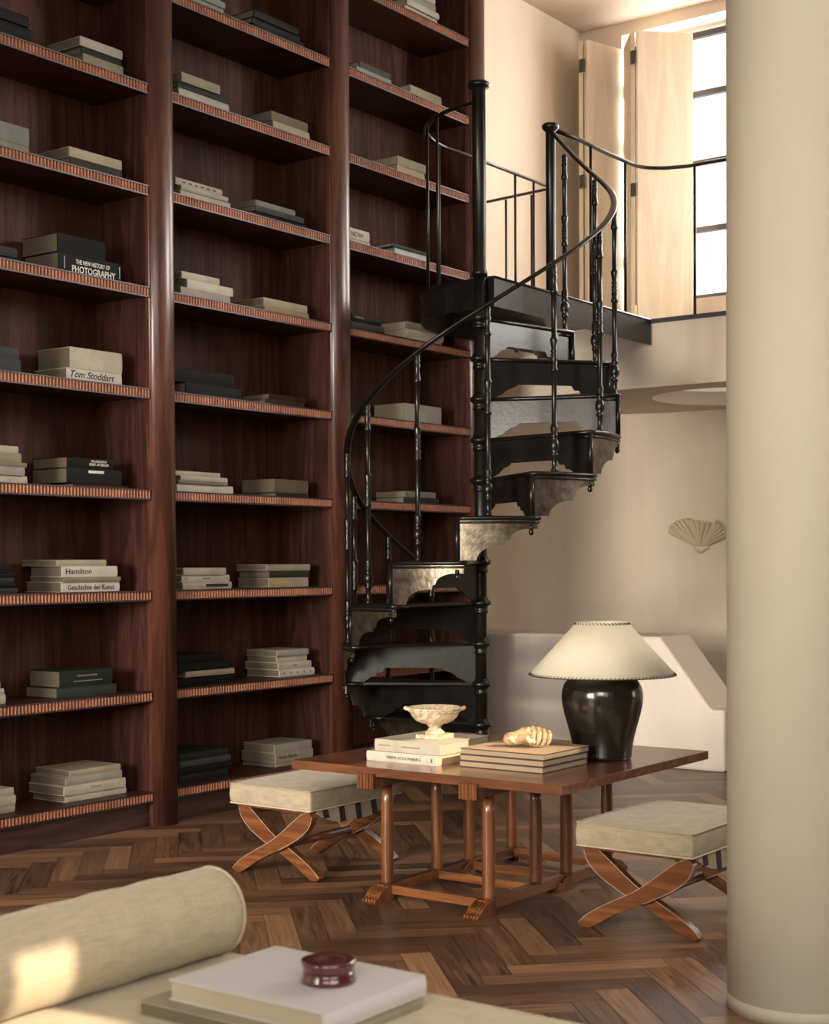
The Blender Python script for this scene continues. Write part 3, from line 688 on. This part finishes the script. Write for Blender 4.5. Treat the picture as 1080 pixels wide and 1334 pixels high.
def gallery_railing():
    I = M['iron']; root = thing('gallery_railing', (-4.05, 7.9, HP), 'thin black metal railing along the gallery edge with a capped corner post', 'railing')
    px, py = -4.165, 6.93
    MB().lathe([(.032, 0), (.032, .02), (.026, .03), (.026, .87), (.042, .885), (.046, .895), (.046, .905), (.036, .915), (.01, .92)], px, py, 24, HP).build('post', I, root)
    path = [Vector((px, py, 3.50)), Vector((-4.14, 7.2, 3.495)), Vector((-4.15, 7.5, 3.495)), Vector((-4.15, 7.8, 3.495))]
    for k in range(1, 8):
        a = k/8*PI/2; path.append(Vector((-4.15 + .22*(1-cos(a)), 7.82 + .22*sin(a), 3.495)))
    path += [Vector((-3.9, 8.06, 3.495)), Vector((-3.4, 8.06, 3.495)), Vector((-2.2, 8.06, 3.495)), Vector((-.4, 8.06, 3.495))]
    MB().tube(path, 0, 10, flat=(.015, .011)).build('handrail', I, root)
    for x, y in [(-4.14, 7.32), (-4.15, 7.74), (-3.865, 8.06), (-3.2, 8.06), (-2.55, 8.06), (-1.9, 8.06), (-1.25, 8.06), (-.6, 8.06)]:
        z0 = 2.61 if y < 7.98 else 2.606
        MB().lathe([(.009, 0), (.009, 3.49-z0)], x, y, 10, z0).build('rail_rod', I, root)
gallery_railing()

# ------------------------------------------------------------------ table
def table():
    x0, x1, y0, y1, zt = -3.522, -2.40, 4.05, 5.113, .4744
    root = thing('coffee_table', ((x0+x1)/2, (y0+y1)/2, 0), 'square polished reddish wood coffee table on eight turned columns', 'table')
    MB().box(x0, x1, y0, y1, zt-.031, zt).build('tabletop', M['top'], root, bevel=.0025)
    e = MB()
    lx, ly = (-3.175, -2.75), (4.16, 4.46, 4.67, 4.97)
    for x in lx:
        MB().box(x-.03, x+.03, 4.04, 5.10, zt-.07, zt-.0315).build('bearer', M['cherry_y'], root, bevel=.002)
        b = MB(); n = 5; w = .07
        for (ya, yb) in ((4.032, 4.048), (5.115, 5.131)):
            pass
        for i in range(n):
            xc = x - w/2 + w*(i+.5)/n; rr = w/n/2*.92
            prof = [(xc + rr*.72*cos(PI*k/6), -rr*1.6*sin(PI*k/6)) for k in range(7)]
            b.prism([(u, 4.040 + v) for u, v in prof], lambda u, v, ww: (u, v, ww), zt-.072, zt-.020)
        b.box(x-w/2, x+w/2, 4.036, 4.049, zt-.072, zt-.020)
        b.box(x-w/2, x+w/2, 4.045, 4.09, zt-.072, zt-.032)
        b.build('reeded_block', M['cherry_z'], root)
        for y in ly:
            MB().lathe([(.021, 0), (.0215, .01), (.0215, .06), (.0225, .12), (.0225, .2), (.0205, .29), (.019, .35)], x, y, 24, .053).build('leg', M['cherry_z'], root)
        MB().box(x-.017, x+.017, 4.12, 5.01, .018, .055).build('base_rail', M['cherry_y'], root, bevel=.002)
        for yf, sgn in ((4.16, -1), (4.67, -1), (4.97, 1)):
            b = MB(); n = 5; w = .062
            prof = [(.0, .056), (.045, .050), (.075, .036), (.092, .020), (.105, .016), (.11, .008), (.105, 0), (.03, 0), (0, 0)]
            if sgn < 0 and yf > 4.5: prof = [(u*.8, v) for u, v in prof]
            for i in range(n):
                xa = x - w/2 + w*i/n
                b.prism(prof, lambda u, v, ww: (ww, yf + sgn*u, v+.0005), xa+.0016, xa + w/n-.0016)
            b.box(x-w/2+.002, x+w/2-.002, min(yf, yf+sgn*.085), max(yf, yf+sgn*.085), .001, .03)
            b.build('foot', M['cherry_z'], root)
    for y in ly:
        MB().box(lx[0]+.017, lx[1]-.017, y-.014, y+.014, .022, .052).build('base_rail', M['cherry_x'], root, bevel=.002)
    for y in (4.31, 4.82):
        MB().box(lx[0]+.03, lx[1]-.03, y-.03, y+.03, zt-.06, zt-.0315).build('bearer', M['cherry_x'], root, bevel=.002)
table()

# ------------------------------------------------------------------ stools
def leg_outline(w):
    c = [(.012, .252), (.040, .222), (.085, .185), (.14, .148), (.20, .113), (.27, .078), (.33, .043), (.372, .016), (.395, .002)]
    wd = [.014, .030, .032, .027, .022, .0205, .0215, .019, .011]
    up, lo = [], []
    for i, ((x, z), h) in enumerate(zip(c, wd)):
        a = c[max(i-1, 0)]; b = c[min(i+1, len(c)-1)]; t = Vector((b[0]-a[0], b[1]-a[1])).normalized(); n = Vector((-t.y, t.x))
        up.append((x + n.x*h, max(.0, z + n.y*h))); lo.append((x - n.x*h, max(.0, z - n.y*h)))
    def dens(L):
        out = []
        for i in range(len(L)-1):
            p0 = L[max(i-1, 0)]; p1 = L[i]; p2 = L[i+1]; p3 = L[min(i+2, len(L)-1)]
            for q in range(4):
                t = q/4
                out.append(tuple(.5*((2*p1[k]) + (-p0[k]+p2[k])*t + (2*p0[k]-5*p1[k]+4*p2[k]-p3[k])*t*t + (-p0[k]+3*p1[k]-3*p2[k]+p3[k])*t**3) for k in (0, 1)))
        out.append(L[-1]); return out
    up, lo = dens(up), dens(lo)
    s = w/.40
    f = lambda L: [(u*s, min(.2615, max(0, v))) for u, v in L]
    return f(up), f(lo)
def stool(x0, y0, w, d, label):
    root = thing('stool', (x0+w/2, y0+d/2, 0), label, 'stool', 'upholstered stools at the coffee table')
    zt = .345; zb = .265
    # cushion: softly crowned box
    nx, ny = 14, 18; vs = []; b = MB()
    def edge(u): return max(0., 1 - (2*u-1)**8)
    for j in range(ny+1):
        for i in range(nx+1):
            u, v = i/nx, j/ny; vs.append((x0+u*w, y0+v*d, zt - .006 + .010*(edge(u)*edge(v))))
    fs = [(j*(nx+1)+i, j*(nx+1)+i+1, (j+1)*(nx+1)+i+1, (j+1)*(nx+1)+i) for j in range(ny) for i in range(nx)]
    b.add(vs, fs, True)
    per = [(i, 0) for i in range(nx)] + [(nx, j) for j in range(ny)] + [(i, ny) for i in range(nx, 0, -1)] + [(0, j) for j in range(ny, 0, -1)]
    m = len(per); o = len(b.v); lv = 6
    for l in range(1, lv+1):
        t = l/lv; bul = .004*sin(PI*t)
        for (i, j) in per:
            x, y = x0+w*i/nx, y0+d*j/ny; zz = (zt-.006)*(1-t) + zb*t
            cx = (x-(x0+w/2))/(w/2); cyy = (y-(y0+d/2))/(d/2)
            b.v.append(Vector((x + (bul if abs(cx) > .99 else 0)*math.copysign(1, cx), y + (bul if abs(cyy) > .99 else 0)*math.copysign(1, cyy), zz)))
    for k in range(m):
        i, j = per[k]; i2, j2 = per[(k+1) % m]; t0, t1 = j*(nx+1)+i, j2*(nx+1)+i2
        b.f.append((t0, t1, o+(k+1) % m, o+k)); b.sm.append(True)
        for l in range(lv-1):
            b.f.append((o+l*m+k, o+l*m+(k+1) % m, o+(l+1)*m+(k+1) % m, o+(l+1)*m+k)); b.sm.append(True)
    b.f.append(tuple(o+(lv-1)*m+k for k in range(m))[::-1]); b.sm.append(False)
    cu = b.build('cushion', M['linen'], root, bevel=.009, seg=3, angle=50)
    for z, rr in ((zt-.005, .0028), (zb+.002, .0032)):
        pth = []
        for (cx, cyy, a0) in ((x0+w-.008, y0+.008, -90), (x0+w-.008, y0+d-.008, 0), (x0+.008, y0+d-.008, 90), (x0+.008, y0+.008, 180)):
            for k in range(5):
                a = radians(a0 + 90*k/4); pth.append(Vector((cx + .009*cos(a), cyy + .009*sin(a), z)))
        MB().tube(pth, rr, 6, closed=True).build('piping', M['linen'] if z > .3 else M['piping'], cu)
    up, lo = leg_outline(w)
    for fy in (y0+.012, y0+d-.085):
        for side in (0, 1):
            ya = fy + (.034 if side == 0 else 0)
            fx = (lambda u: x0+u) if side == 0 else (lambda u: x0+w-u)
            poly = up + lo[::-1]
            L = MB().prism([(fx(u), v) for u, v in poly], lambda u, v, ww: (u, ww, v+.0005), ya, ya+.032).build('leg', M['cherry_x'], root, bevel=.0015)
            MB().tube([Vector((fx(u), ya-.0005, v+.001)) for u, v in up], .0010, 6).build('edge_piping', M['piping'], L)
            MB().tube([Vector((fx(u), ya-.0005, v+.001)) for u, v in lo[:16]], .0010, 6).build('edge_piping', M['piping'], L)
    MB().tube([Vector((x0+w/2, y0+.05, .113)), Vector((x0+w/2, y0+d-.05, .113))], .016, 14).build('stretcher', M['cherry_y'], root)
    # woven sling under the cushion
    def sl(t, q):    # t along Y, q across X (0..1)
        sag = .045*(1-(2*t-1)**4)*(.25 + .75*(abs(2*q-1)))
        return Vector((x0+.008 + (w-.016)*q, y0+.04 + (d-.08)*t, zb-.004))
    n = 16
    for sgn in (0, 1):
        xx = x0+.004 if sgn == 0 else x0+w-.004
        pts = [(y0+.045 + (d-.09)*k/n, zb - .012 - .05*(1-(abs(2*k/n-1))**3)) for k in range(n+1)]
        poly = [(y, zb+.001) for y, z in pts] + [(y, z) for y, z in pts[::-1]]
        MB().prism(poly, lambda u, v, ww: (ww, u, v), xx-.003, xx+.003).build('sling', M['linen'], root)
        for k in range(5):
            yc = y0 + .085 + (d-.17)*k/4; zl = zb - .013 - .05*(1-abs(2*(yc-y0-.045)/(d-.09)-1)**3)
            out = xx+.0045 if sgn else xx-.0045
            MB().prism([(yc-.016, zb), (yc+.016, zb), (yc+.028, zl), (yc-.004, zl)], lambda u, v, ww: (ww, u, v), min(out, xx), max(out, xx)).build('webbing_strap', M['strap_dark'], root)
    MB().box(x0+.02, x0+w-.02, y0+.02, y0+d-.02, zb-.012, zb-.0002).build('seat_frame', M['cherry_y'], root)
    return root
stool(-3.945, 4.18, .40, .56, 'X-legged stool with tan linen cushion standing left of the table near the bookcase')
stool(-2.425, 4.18, .41, .56, 'X-legged stool with tan linen cushion standing beside the pale round column')

# ------------------------------------------------------------------ lamp
ZT = .4747
def lamp():
    cx, cy = -2.624, 4.712; root = thing('table_lamp', (cx, cy, ZT), 'table lamp with glossy black jar base and wide cream parchment shade', 'lamp')
    prof = [(.096, 0), (.103, .003), (.105, .012), (.106, .03), (.110, .06), (.119, .10), (.131, .14), (.140, .175), (.1455, .208), (.146, .235), (.141, .258), (.129, .278), (.113, .291), (.098, .299), (.080, .306), (.074, .315), (.079, .322), (.075, .328), (.0, .33)]
    P = []
    for i in range(len(prof)-1):
        a, b_ = prof[i], prof[i+1]; P += [a, ((a[0]+b_[0])/2, (a[1]+b_[1])/2)]
    P.append(prof[-1])
    MB().lathe(prof, cx, cy, 64, ZT, cap=False).build('jar_base', M['ceramic'], root)
    root.children[0].modifiers.new('s', 'SUBSURF').render_levels = 2
    MB().lathe([(.012, .325), (.012, .40), (.02, .405), (.02, .45), (.006, .455)], cx, cy, 14, ZT).build('lamp_holder', M['hinge'], root)
    n = 72; zb, z1, rb, rt = .300, .486, .262, .093
    s = MB(); vs = []
    for r, z in ((rb, zb), (rt, z1), (rt-.0025, z1), (rb-.0025, zb)):
        for k in range(n): a = 2*PI*k/n; vs.append((cx+r*cos(a), cy+r*sin(a), ZT+z))
    s.add(vs, [(i*n+k, i*n+(k+1) % n, ((i+1) % 4)*n+(k+1) % n, ((i+1) % 4)*n+k) for i in range(4) for k in range(n)], True)
    sh = s.build('shade', M['shade'], root)
    for f in sh.data.polygons: f.use_smooth = abs(f.normal.z) < .95
    for r, z, cnt, ln in ((rb, zb, 110, .010), (rt, z1, 44, .008)):
        st = MB()
        sl = Vector((rt-rb, 0, z1-zb)).normalized(); up = 1 if z == zb else -1
        for k in range(cnt):
            a = 2*PI*k/cnt; a2 = a + 2*PI/cnt*.55
            p0 = Vector((cx+(r+.0016)*cos(a), cy+(r+.0016)*sin(a), ZT+z-.001*up))
            r2 = r + .0016 + sl.x*ln*up; p1 = Vector((cx+r2*cos(a2), cy+r2*sin(a2), ZT+z+sl.z*ln*up))
            st.tube([p0, p1], .0013, 5)
        st.build('lacing', M['stitch'], sh)
        ring = MB(); ring.tube([Vector((cx+r*cos(2*PI*k/n), cy+r*sin(2*PI*k/n), ZT+z)) for k in range(n)], .0022, 6, closed=True); ring.build('rim_cord', M['stitch'] if z == zb else M['shade'], sh)
lamp()

# ------------------------------------------------------------------ things on the table
b1 = book('book', -3.295, -2.99, 4.20, 4.49, ZT, ZT+.034, BM['ivory'], 'off-white book with dark spine lettering beneath the marble bowl books, lower of the pair', '-Y')
MB().box(-3.288, -2.9898, 4.2065, 4.485, ZT+.0025, ZT+.0315).build('fore_edge', simple('tan_pages', (.52, .36, .20), .9), b1)
lettering('SIREN SCHONBERG', b1, (-3.205, 4.1972, ZT+.012), .15, .010, '-Y', M['ink'], 'title_lettering')
lettering('HH', b1, (-3.012, 4.1972, ZT+.010), .006, .014, '-Y', M['ink'], 'publisher_mark')
b2 = book('book', -3.27, -2.985, 4.215, 4.52, ZT+.0345, ZT+.076, BM['cream'], 'cream book directly under the marble bowl on the coffee table', '-Y')
MB().box(-3.15, -3.07, 4.2112, 4.2125, ZT+.052, ZT+.057).build('title_line', BM['tan'], b2)
MB().box(-3.25, -3.20, 4.2112, 4.2125, ZT+.054, ZT+.058).build('title_line', BM['tan'], b2)
M['tanp'] = simple('tan_fore_edge', (.30, .235, .15), .85, bump=.3, bscale=300)
cov2 = simple('maroon_board', (.045, .012, .009), .6)
tanc = simple('tan_board', (.36, .26, .165), .6, var=.1)
def table_book(i, z0, z1, top, dx, label):
    x0, x1, y0, y1 = -2.925+dx, -2.59+dx, 4.245, 4.545
    r = thing('book', ((x0+x1)/2, (y0+y1)/2, z0), label, 'book')
    c = MB(); c.box(x0, x1, y0, y1, z0, z0+.0022); c.box(x0, x1, y0, y1, z1-.0034, z1); c.box(x0, x1, y1-.003, y1, z0, z1); c.build('cover', cov2, r)
    MB().box(x0+.0015, x1-.0015, y0+.0015, y1-.0035, z0+.0023, z1-.0035).build('pages', M['tanp'], r)
    if top: MB().box(x0, x1, y0, y1, z1, z1+.0012).build('top_board', tanc, r)
table_book(0, ZT, ZT+.0215, False, 0, 'tan-edged book with dark covers, lowest of three under the carved hand')
table_book(1, ZT+.0218, ZT+.0435, False, .002, 'tan-edged book with dark covers, middle of three under the carved hand')
table_book(2, ZT+.0438, ZT+.0642, True, .006, 'tan-topped thin book directly beneath the carved hand')
ZB1, ZB2 = ZT+.0765, ZT+.0657

def bowl():
    cx, cy = -3.10, 4.345; r = thing('footed_bowl', (cx, cy, ZB1), 'small veined stone footed bowl standing on the cream book', 'bowl')
    MB().box(cx-.049, cx+.049, cy-.049, cy+.049, ZB1, ZB1+.016).build('plinth', M['marble'], r, bevel=.0015)
    MB().lathe([(.036, .016), (.036, .021), (.031, .026), (.023, .033), (.021, .040), (.026, .045), (.029, .048), (.030, .051), (.050, .055), (.068, .064), (.081, .077), (.088, .091), (.091, .100), (.096, .104), (.097, .110), (.091, .113), (.086, .110), (.080, .096), (.062, .076), (.03, .064), (.004, .062)], cx, cy, 48, ZB1).build('bowl_body', M['marble'], r)
    rope = MB(); n = 120
    rope.tube([Vector((cx+(.0905+.002*cos(a*22))*cos(a), cy+(.0905+.002*cos(a*22))*sin(a), ZB1+.099+.002*sin(a*22))) for a in [2*PI*k/n*1.0 for k in range(n)]], .0035, 6, closed=True)
    rope.build('carved_rim', M['marble'], r)
    for a in (.59, .59+PI):
        u = Vector((cos(a), sin(a), 0)); v = Vector((-sin(a), cos(a), 0)); c0 = Vector((cx, cy, ZB1+.104)) + u*.094
        MB().tube([c0 + v*.028 - u*.006, c0 + v*.018 + u*.007 + Vector((0, 0, .003)), c0 + u*.011 + Vector((0, 0, .004)), c0 - v*.018 + u*.007 + Vector((0, 0, .003)), c0 - v*.028 - u*.006], [.004, .0065, .0075, .0065, .004], 10).build('handle', M['marble'], r)
bowl()

def remesh(parts_mb, name, mat, vox, origin, label, cat, smooth=2):
    ob = parts_mb.build(name, mat, None, origin)
    m = ob.modifiers.new('r', 'REMESH'); m.mode = 'VOXEL'; m.voxel_size = vox; m.use_smooth_shade = True
    s = ob.modifiers.new('s', 'SMOOTH'); s.factor = .5; s.iterations = smooth
    dg = bpy.context.evaluated_depsgraph_get(); dg.update()
    me = bpy.data.meshes.new_from_object(ob.evaluated_get(dg)); ob.modifiers.clear(); ob.data = me
    return tag(ob, label, cat)
def capsule(b, p, q, r0, r1, n=14):
    p, q = Vector(p), Vector(q); t = (q-p).normalized(); P, Rr = [], []
    for k in range(5): a = PI/2*k/4; P.append(p - t*r0*cos(a)); Rr.append(max(.0004, r0*sin(a)))
    for k in range(5): a = PI/2*k/4; P.append(q + t*r1*sin(a)); Rr.append(max(.0004, r1*cos(a)))
    b.tube(P, Rr, n)
def carved_hand():
    # loosely closed hand lying on its side: palm and wrist stump at the left, four curled fingers at the right
    c = Vector((-2.735, 4.385, ZB2)); ax = Vector((.80, .60, 0)); ay = Vector((-.60, .80, 0)); az = Vector((0, 0, 1))
    W = lambda x, y, z: c + ax*x + ay*y + az*z
    b = MB()
    capsule(b, W(-.062, 0, .028), W(-.036, .0, .031), .023, .024)          # wrist stump
    capsule(b, W(-.036, 0, .032), W(.006, .006, .040), .025, .030)         # heel of the palm
    capsule(b, W(-.012, .012, .042), W(.040, .018, .046), .025, .021)      # back of the hand
    capsule(b, W(-.022, -.020, .034), W(-.004, -.036, .032), .015, .013)   # thumb base
    capsule(b, W(-.004, -.036, .032), W(.014, -.042, .022), .0125, .010)   # thumb tip
    for i, (x, r, ln) in enumerate(((.018, .0090, 1.0), (.0375, .0092, 1.08), (.057, .0086, 1.0), (.075, .0076, .84))):
        a = W(x-.012, .018, .054 - .003*i); p1 = W(x-.002, -.004, .064 - .004*i); p2 = W(x, -.030*ln, .052 - .003*i); p3 = W(x-.003, -.038*ln, .026); p4 = W(x-.008, -.024*ln, .012)
        capsule(b, a, p1, r*1.15, r*1.05); capsule(b, p1, p2, r*1.05, r); capsule(b, p2, p3, r, r*.92); capsule(b, p3, p4, r*.92, r*.82)
    lo = min(v.z for v in b.v); 
    for v in b.v: v.z = max(v.z, ZB2) if v.z < ZB2+.002 else v.z
    return remesh(b, 'carved_hand', M['onyx'], .0012, tuple(c), 'polished honey-coloured carved stone hand with curled fingers lying on the tan-topped book', 'sculpture', 2)
carved_hand()

# ------------------------------------------------------------------ daybed and what lies on it
BZ = .39
def daybed():
    x0, x1, y0, y1 = -2.26, -.25, 1.15, 2.215
    r = thing('daybed', ((x0+x1)/2, (y0+y1)/2, 0), 'cream linen daybed with a round bolster in the foreground', 'daybed')
    MB().box(x0, x1, y0, y1, .24, BZ).build('mattress', M['linen_bed'], r, bevel=.022, seg=4)
    e = MB(); z = BZ-.004
    e.tube([Vector(p) for p in ((x0+.02, y0+.006, z), (x1-.02, y0+.006, z), (x1-.006, y0+.02, z), (x1-.006, y1-.02, z), (x1-.02, y1-.006, z), (x0+.02, y1-.006, z), (x0+.006, y1-.02, z), (x0+.006, y0+.02, z))], .004, 8, closed=True)
    e.build('piping', M['linen_bed'], r)
    MB().box(x0+.03, x1-.03, y0+.03, y1-.03, .17, .24).build('bed_frame', M['cherry_x'], r, bevel=.004)
    for x in (x0+.1, x1-.1):
        for y in (y0+.1, y1-.1): MB().lathe([(.018, 0), (.026, .17)], x, y, 16).build('leg', M['cherry_z'], r)
    cx, cz, R = -2.115, BZ+.086, .088; ya, yb = 1.16, 2.20
    m = Matrix.Translation((cx, 0, cz)) @ Matrix.Rotation(-PI/2, 4, 'X')
    prof = [(.001, ya+.0), (.05, ya+.002), (R-.012, ya+.004), (R-.003, ya+.012), (R, ya+.03)] + [(R+.0015*sin(k*1.9), ya+.03+(yb-ya-.06)*k/24) for k in range(1, 24)] + [(R, yb-.03), (R-.003, yb-.012), (R-.012, yb-.004), (.05, yb-.002), (.001, yb)]
    MB().lathe(prof, 0, 0, 48, 0, m, cap=False).build('bolster', M['linen_bed'], r)
    for y in (ya+.010, yb-.010):
        MB().tube([Vector((cx+(R-.002)*cos(2*PI*k/48), y, cz+(R-.002)*sin(2*PI*k/48))) for k in range(48)], .0035, 8, closed=True).build('bolster_piping', M['linen_bed'], r.children[-1])
daybed()
bb1 = book('book', -1.925, -1.545, 1.805, 2.125, BZ+.0005, BZ+.026, BM['sand'], 'sand-coloured book at the bottom of the pair on the daybed', '+X', None, 'pages_shaded')
bb2 = book('book', -1.885, -1.535, 1.84, 2.12, BZ+.0265, BZ+.062, simple('pale_grey_cloth', (.50, .48, .46), .8, bump=.12, bscale=300), 'large pale grey cloth book carrying the dark lacquer box on the daybed', '+X')
lb = thing('lacquer_box', (-1.648, 1.99, BZ+.0622), 'small round dark red lacquered box on the pale grey book', 'box')
zz0 = BZ+.0622
MB().lathe([(.044, 0), (.0475, .001), (.048, .005), (.0462, .010), (.0448, .016), (.0445, .020)], -1.648, 1.99, 48, zz0).build('box_base', M['lacquer'], lb)
MB().lathe([(.0445, .0202), (.0452, .026), (.0468, .031), (.0482, .035), (.0475, .039), (.043, .0395), (.02, .038), (.001, .0375)], -1.648, 1.99, 48, zz0).build('lid', M['lacquer'], lb)

# ------------------------------------------------------------------ shell wall light
def shell():
    cx, cz = -4.475, 1.27; root = thing('wall_sconce', (cx, YB, cz), 'pale plaster shell-shaped sconce mounted on the back wall', 'sconce')
    def leafy(a0, a1, R0, lab, ridges, depth):
        n, m = 48, 10; vs = []
        for i in range(n+1):
            t = i/n; a = radians(a0 + (a1-a0)*t); rip = abs(sin(t*PI*ridges))
            for j in range(m+1):
                s = j/m; rr = s*R0*(1 + .05*rip) ; out = depth*(.25 + s**.8)*sin(PI*(.12+.76*t))*(.8+.28*rip) + .012
                for k in (0,): vs.append(Vector((cx + rr*sin(a)*1.0, YB - .002 - out*(1 if s > 0 else .8), cz + rr*cos(a)*.86)))
        fs = [(i*(m+1)+j, (i+1)*(m+1)+j, (i+1)*(m+1)+j+1, i*(m+1)+j+1) for i in range(n) for j in range(m)]
        o = MB().add(vs, fs, True).build(lab, M['shell'], root)
        so = o.modifiers.new('t', 'SOLIDIFY'); so.thickness = .008; so.offset = 0
        return o
    leafy(-20, 30, .215, 'fluted_centre', 6, .13)
    leafy(-62, -16, .245, 'side_leaf', 7, .10); leafy(26, 66, .245, 'side_leaf', 7, .10)
    MB().lathe([(.012, -.03), (.03, -.015), (.035, 0), (.02, .02)], cx, YB-.035, 20, cz).build('base_knob', M['shell'], root)
    MB().box(cx-.05, cx+.05, YB-.045, YB, cz-.01, cz+.08).build('backplate', M['shell'], root, bevel=.01)
shell()

# ------------------------------------------------------------------ light
def area(name, loc, rot, sx, sy, power, col, spread=180):
    l = bpy.data.lights.new(name, 'AREA'); l.shape = 'RECTANGLE'; l.size = sx; l.size_y = sy; l.energy = power; l.color = col; l.spread = radians(spread)
    o = bpy.data.objects.new(name, l); o.location = loc; o.rotation_euler = rot; C.objects.link(o); return o
sun = bpy.data.lights.new('sun', 'SUN'); sun.energy = 9; sun.angle = radians(.4); sun.color = (1, .82, .6)
so = bpy.data.objects.new('sun', sun); C.objects.link(so); so.rotation_euler = Vector((.84, .12, .5)).to_track_quat('Z', 'Y').to_euler()
# gallery lamps are window daylight; the others are fill added at unseen openings
area('fill_rear_left', (-3.2, YR+.02, 1.6), (radians(86), 0, radians(5)), 1.9, 1.5, 50, (1, .9, .78), 40)  # narrow fill beam added to brighten the back wall and parapet
area('fill_rear_right', (.6, YR+.02, 3.1), (radians(82), 0, radians(24)), 2.4, 2.4, 38, (1, .9, .78), 75)  # fill added behind the camera for foreground and parapet
area('fill_right_front', (XR-.02, -.3, 2.75), (0, radians(90), 0), 3.0, 3.1, 75, (1, .9, .78))  # broad fill added to light the bookcase from across the room
area('fill_right', (XR-.02, 5.15, 3.76), (0, radians(90), 0), .40, .40, 8, (1, .9, .78))  # small fill added at the unseen sun opening
area('fill_right_low', (XR-.02, 8.65, 1.25), (0, radians(90), 0), 1.5, 1.05, 15, (1, .9, .78))  # low fill added toward the parapet end and sconce
area('daylight_gallery', (-4.15, 9.66, 3.96), (radians(-90), 0, 0), 1.7, 1.75, 90, (1, .95, .89))
area('daylight_gallery_right', (.25, 9.66, 3.96), (radians(-90), 0, 0), 2.8, 1.75, 400, (1, .95, .9))
w = bpy.data.worlds.new('sky'); bpy.context.scene.world = w; w.use_nodes = True
w.node_tree.nodes['Background'].inputs['Color'].default_value = (1, .97, .93, 1); w.node_tree.nodes['Background'].inputs['Strength'].default_value = 3.0

# ------------------------------------------------------------------ camera
cam = bpy.data.cameras.new('camera'); co = bpy.data.objects.new('camera', cam); C.objects.link(co)
ya, pt, ro = .6328, -.018, -.0051
fw = Vector((-sin(ya)*cos(pt), cos(ya)*cos(pt), sin(pt))); r0 = Vector((cos(ya), sin(ya), 0)); u0 = r0.cross(fw)
rr = r0*cos(ro) + u0*sin(ro); uu = -r0*sin(ro) + u0*cos(ro)
mt = Matrix((( rr.x, uu.x, -fw.x), (rr.y, uu.y, -fw.y), (rr.z, uu.z, -fw.z))).to_4x4(); mt.translation = Vector((0, 0, 1.175))
co.matrix_world = mt
cam.sensor_fit = 'VERTICAL'; cam.sensor_height = 36; cam.lens = 1949.0/1334*36
cam.shift_y = (769.3-667)/1334
cam.dof.use_dof = True; cam.dof.focus_distance = 6.2; cam.dof.aperture_fstop = 5.6; cam.clip_end = 60
sc = bpy.context.scene; sc.camera = co
sc.view_settings.view_transform = 'Standard'; sc.view_settings.look = 'None'; sc.view_settings.gamma = 1; sc.view_settings.exposure = 0.0
sc.cycles.use_denoising = True; sc.cycles.max_bounces = 8; sc.cycles.sample_clamp_indirect = 6
for o in list(bpy.data.objects):
    if '_o' in o: del o['_o']
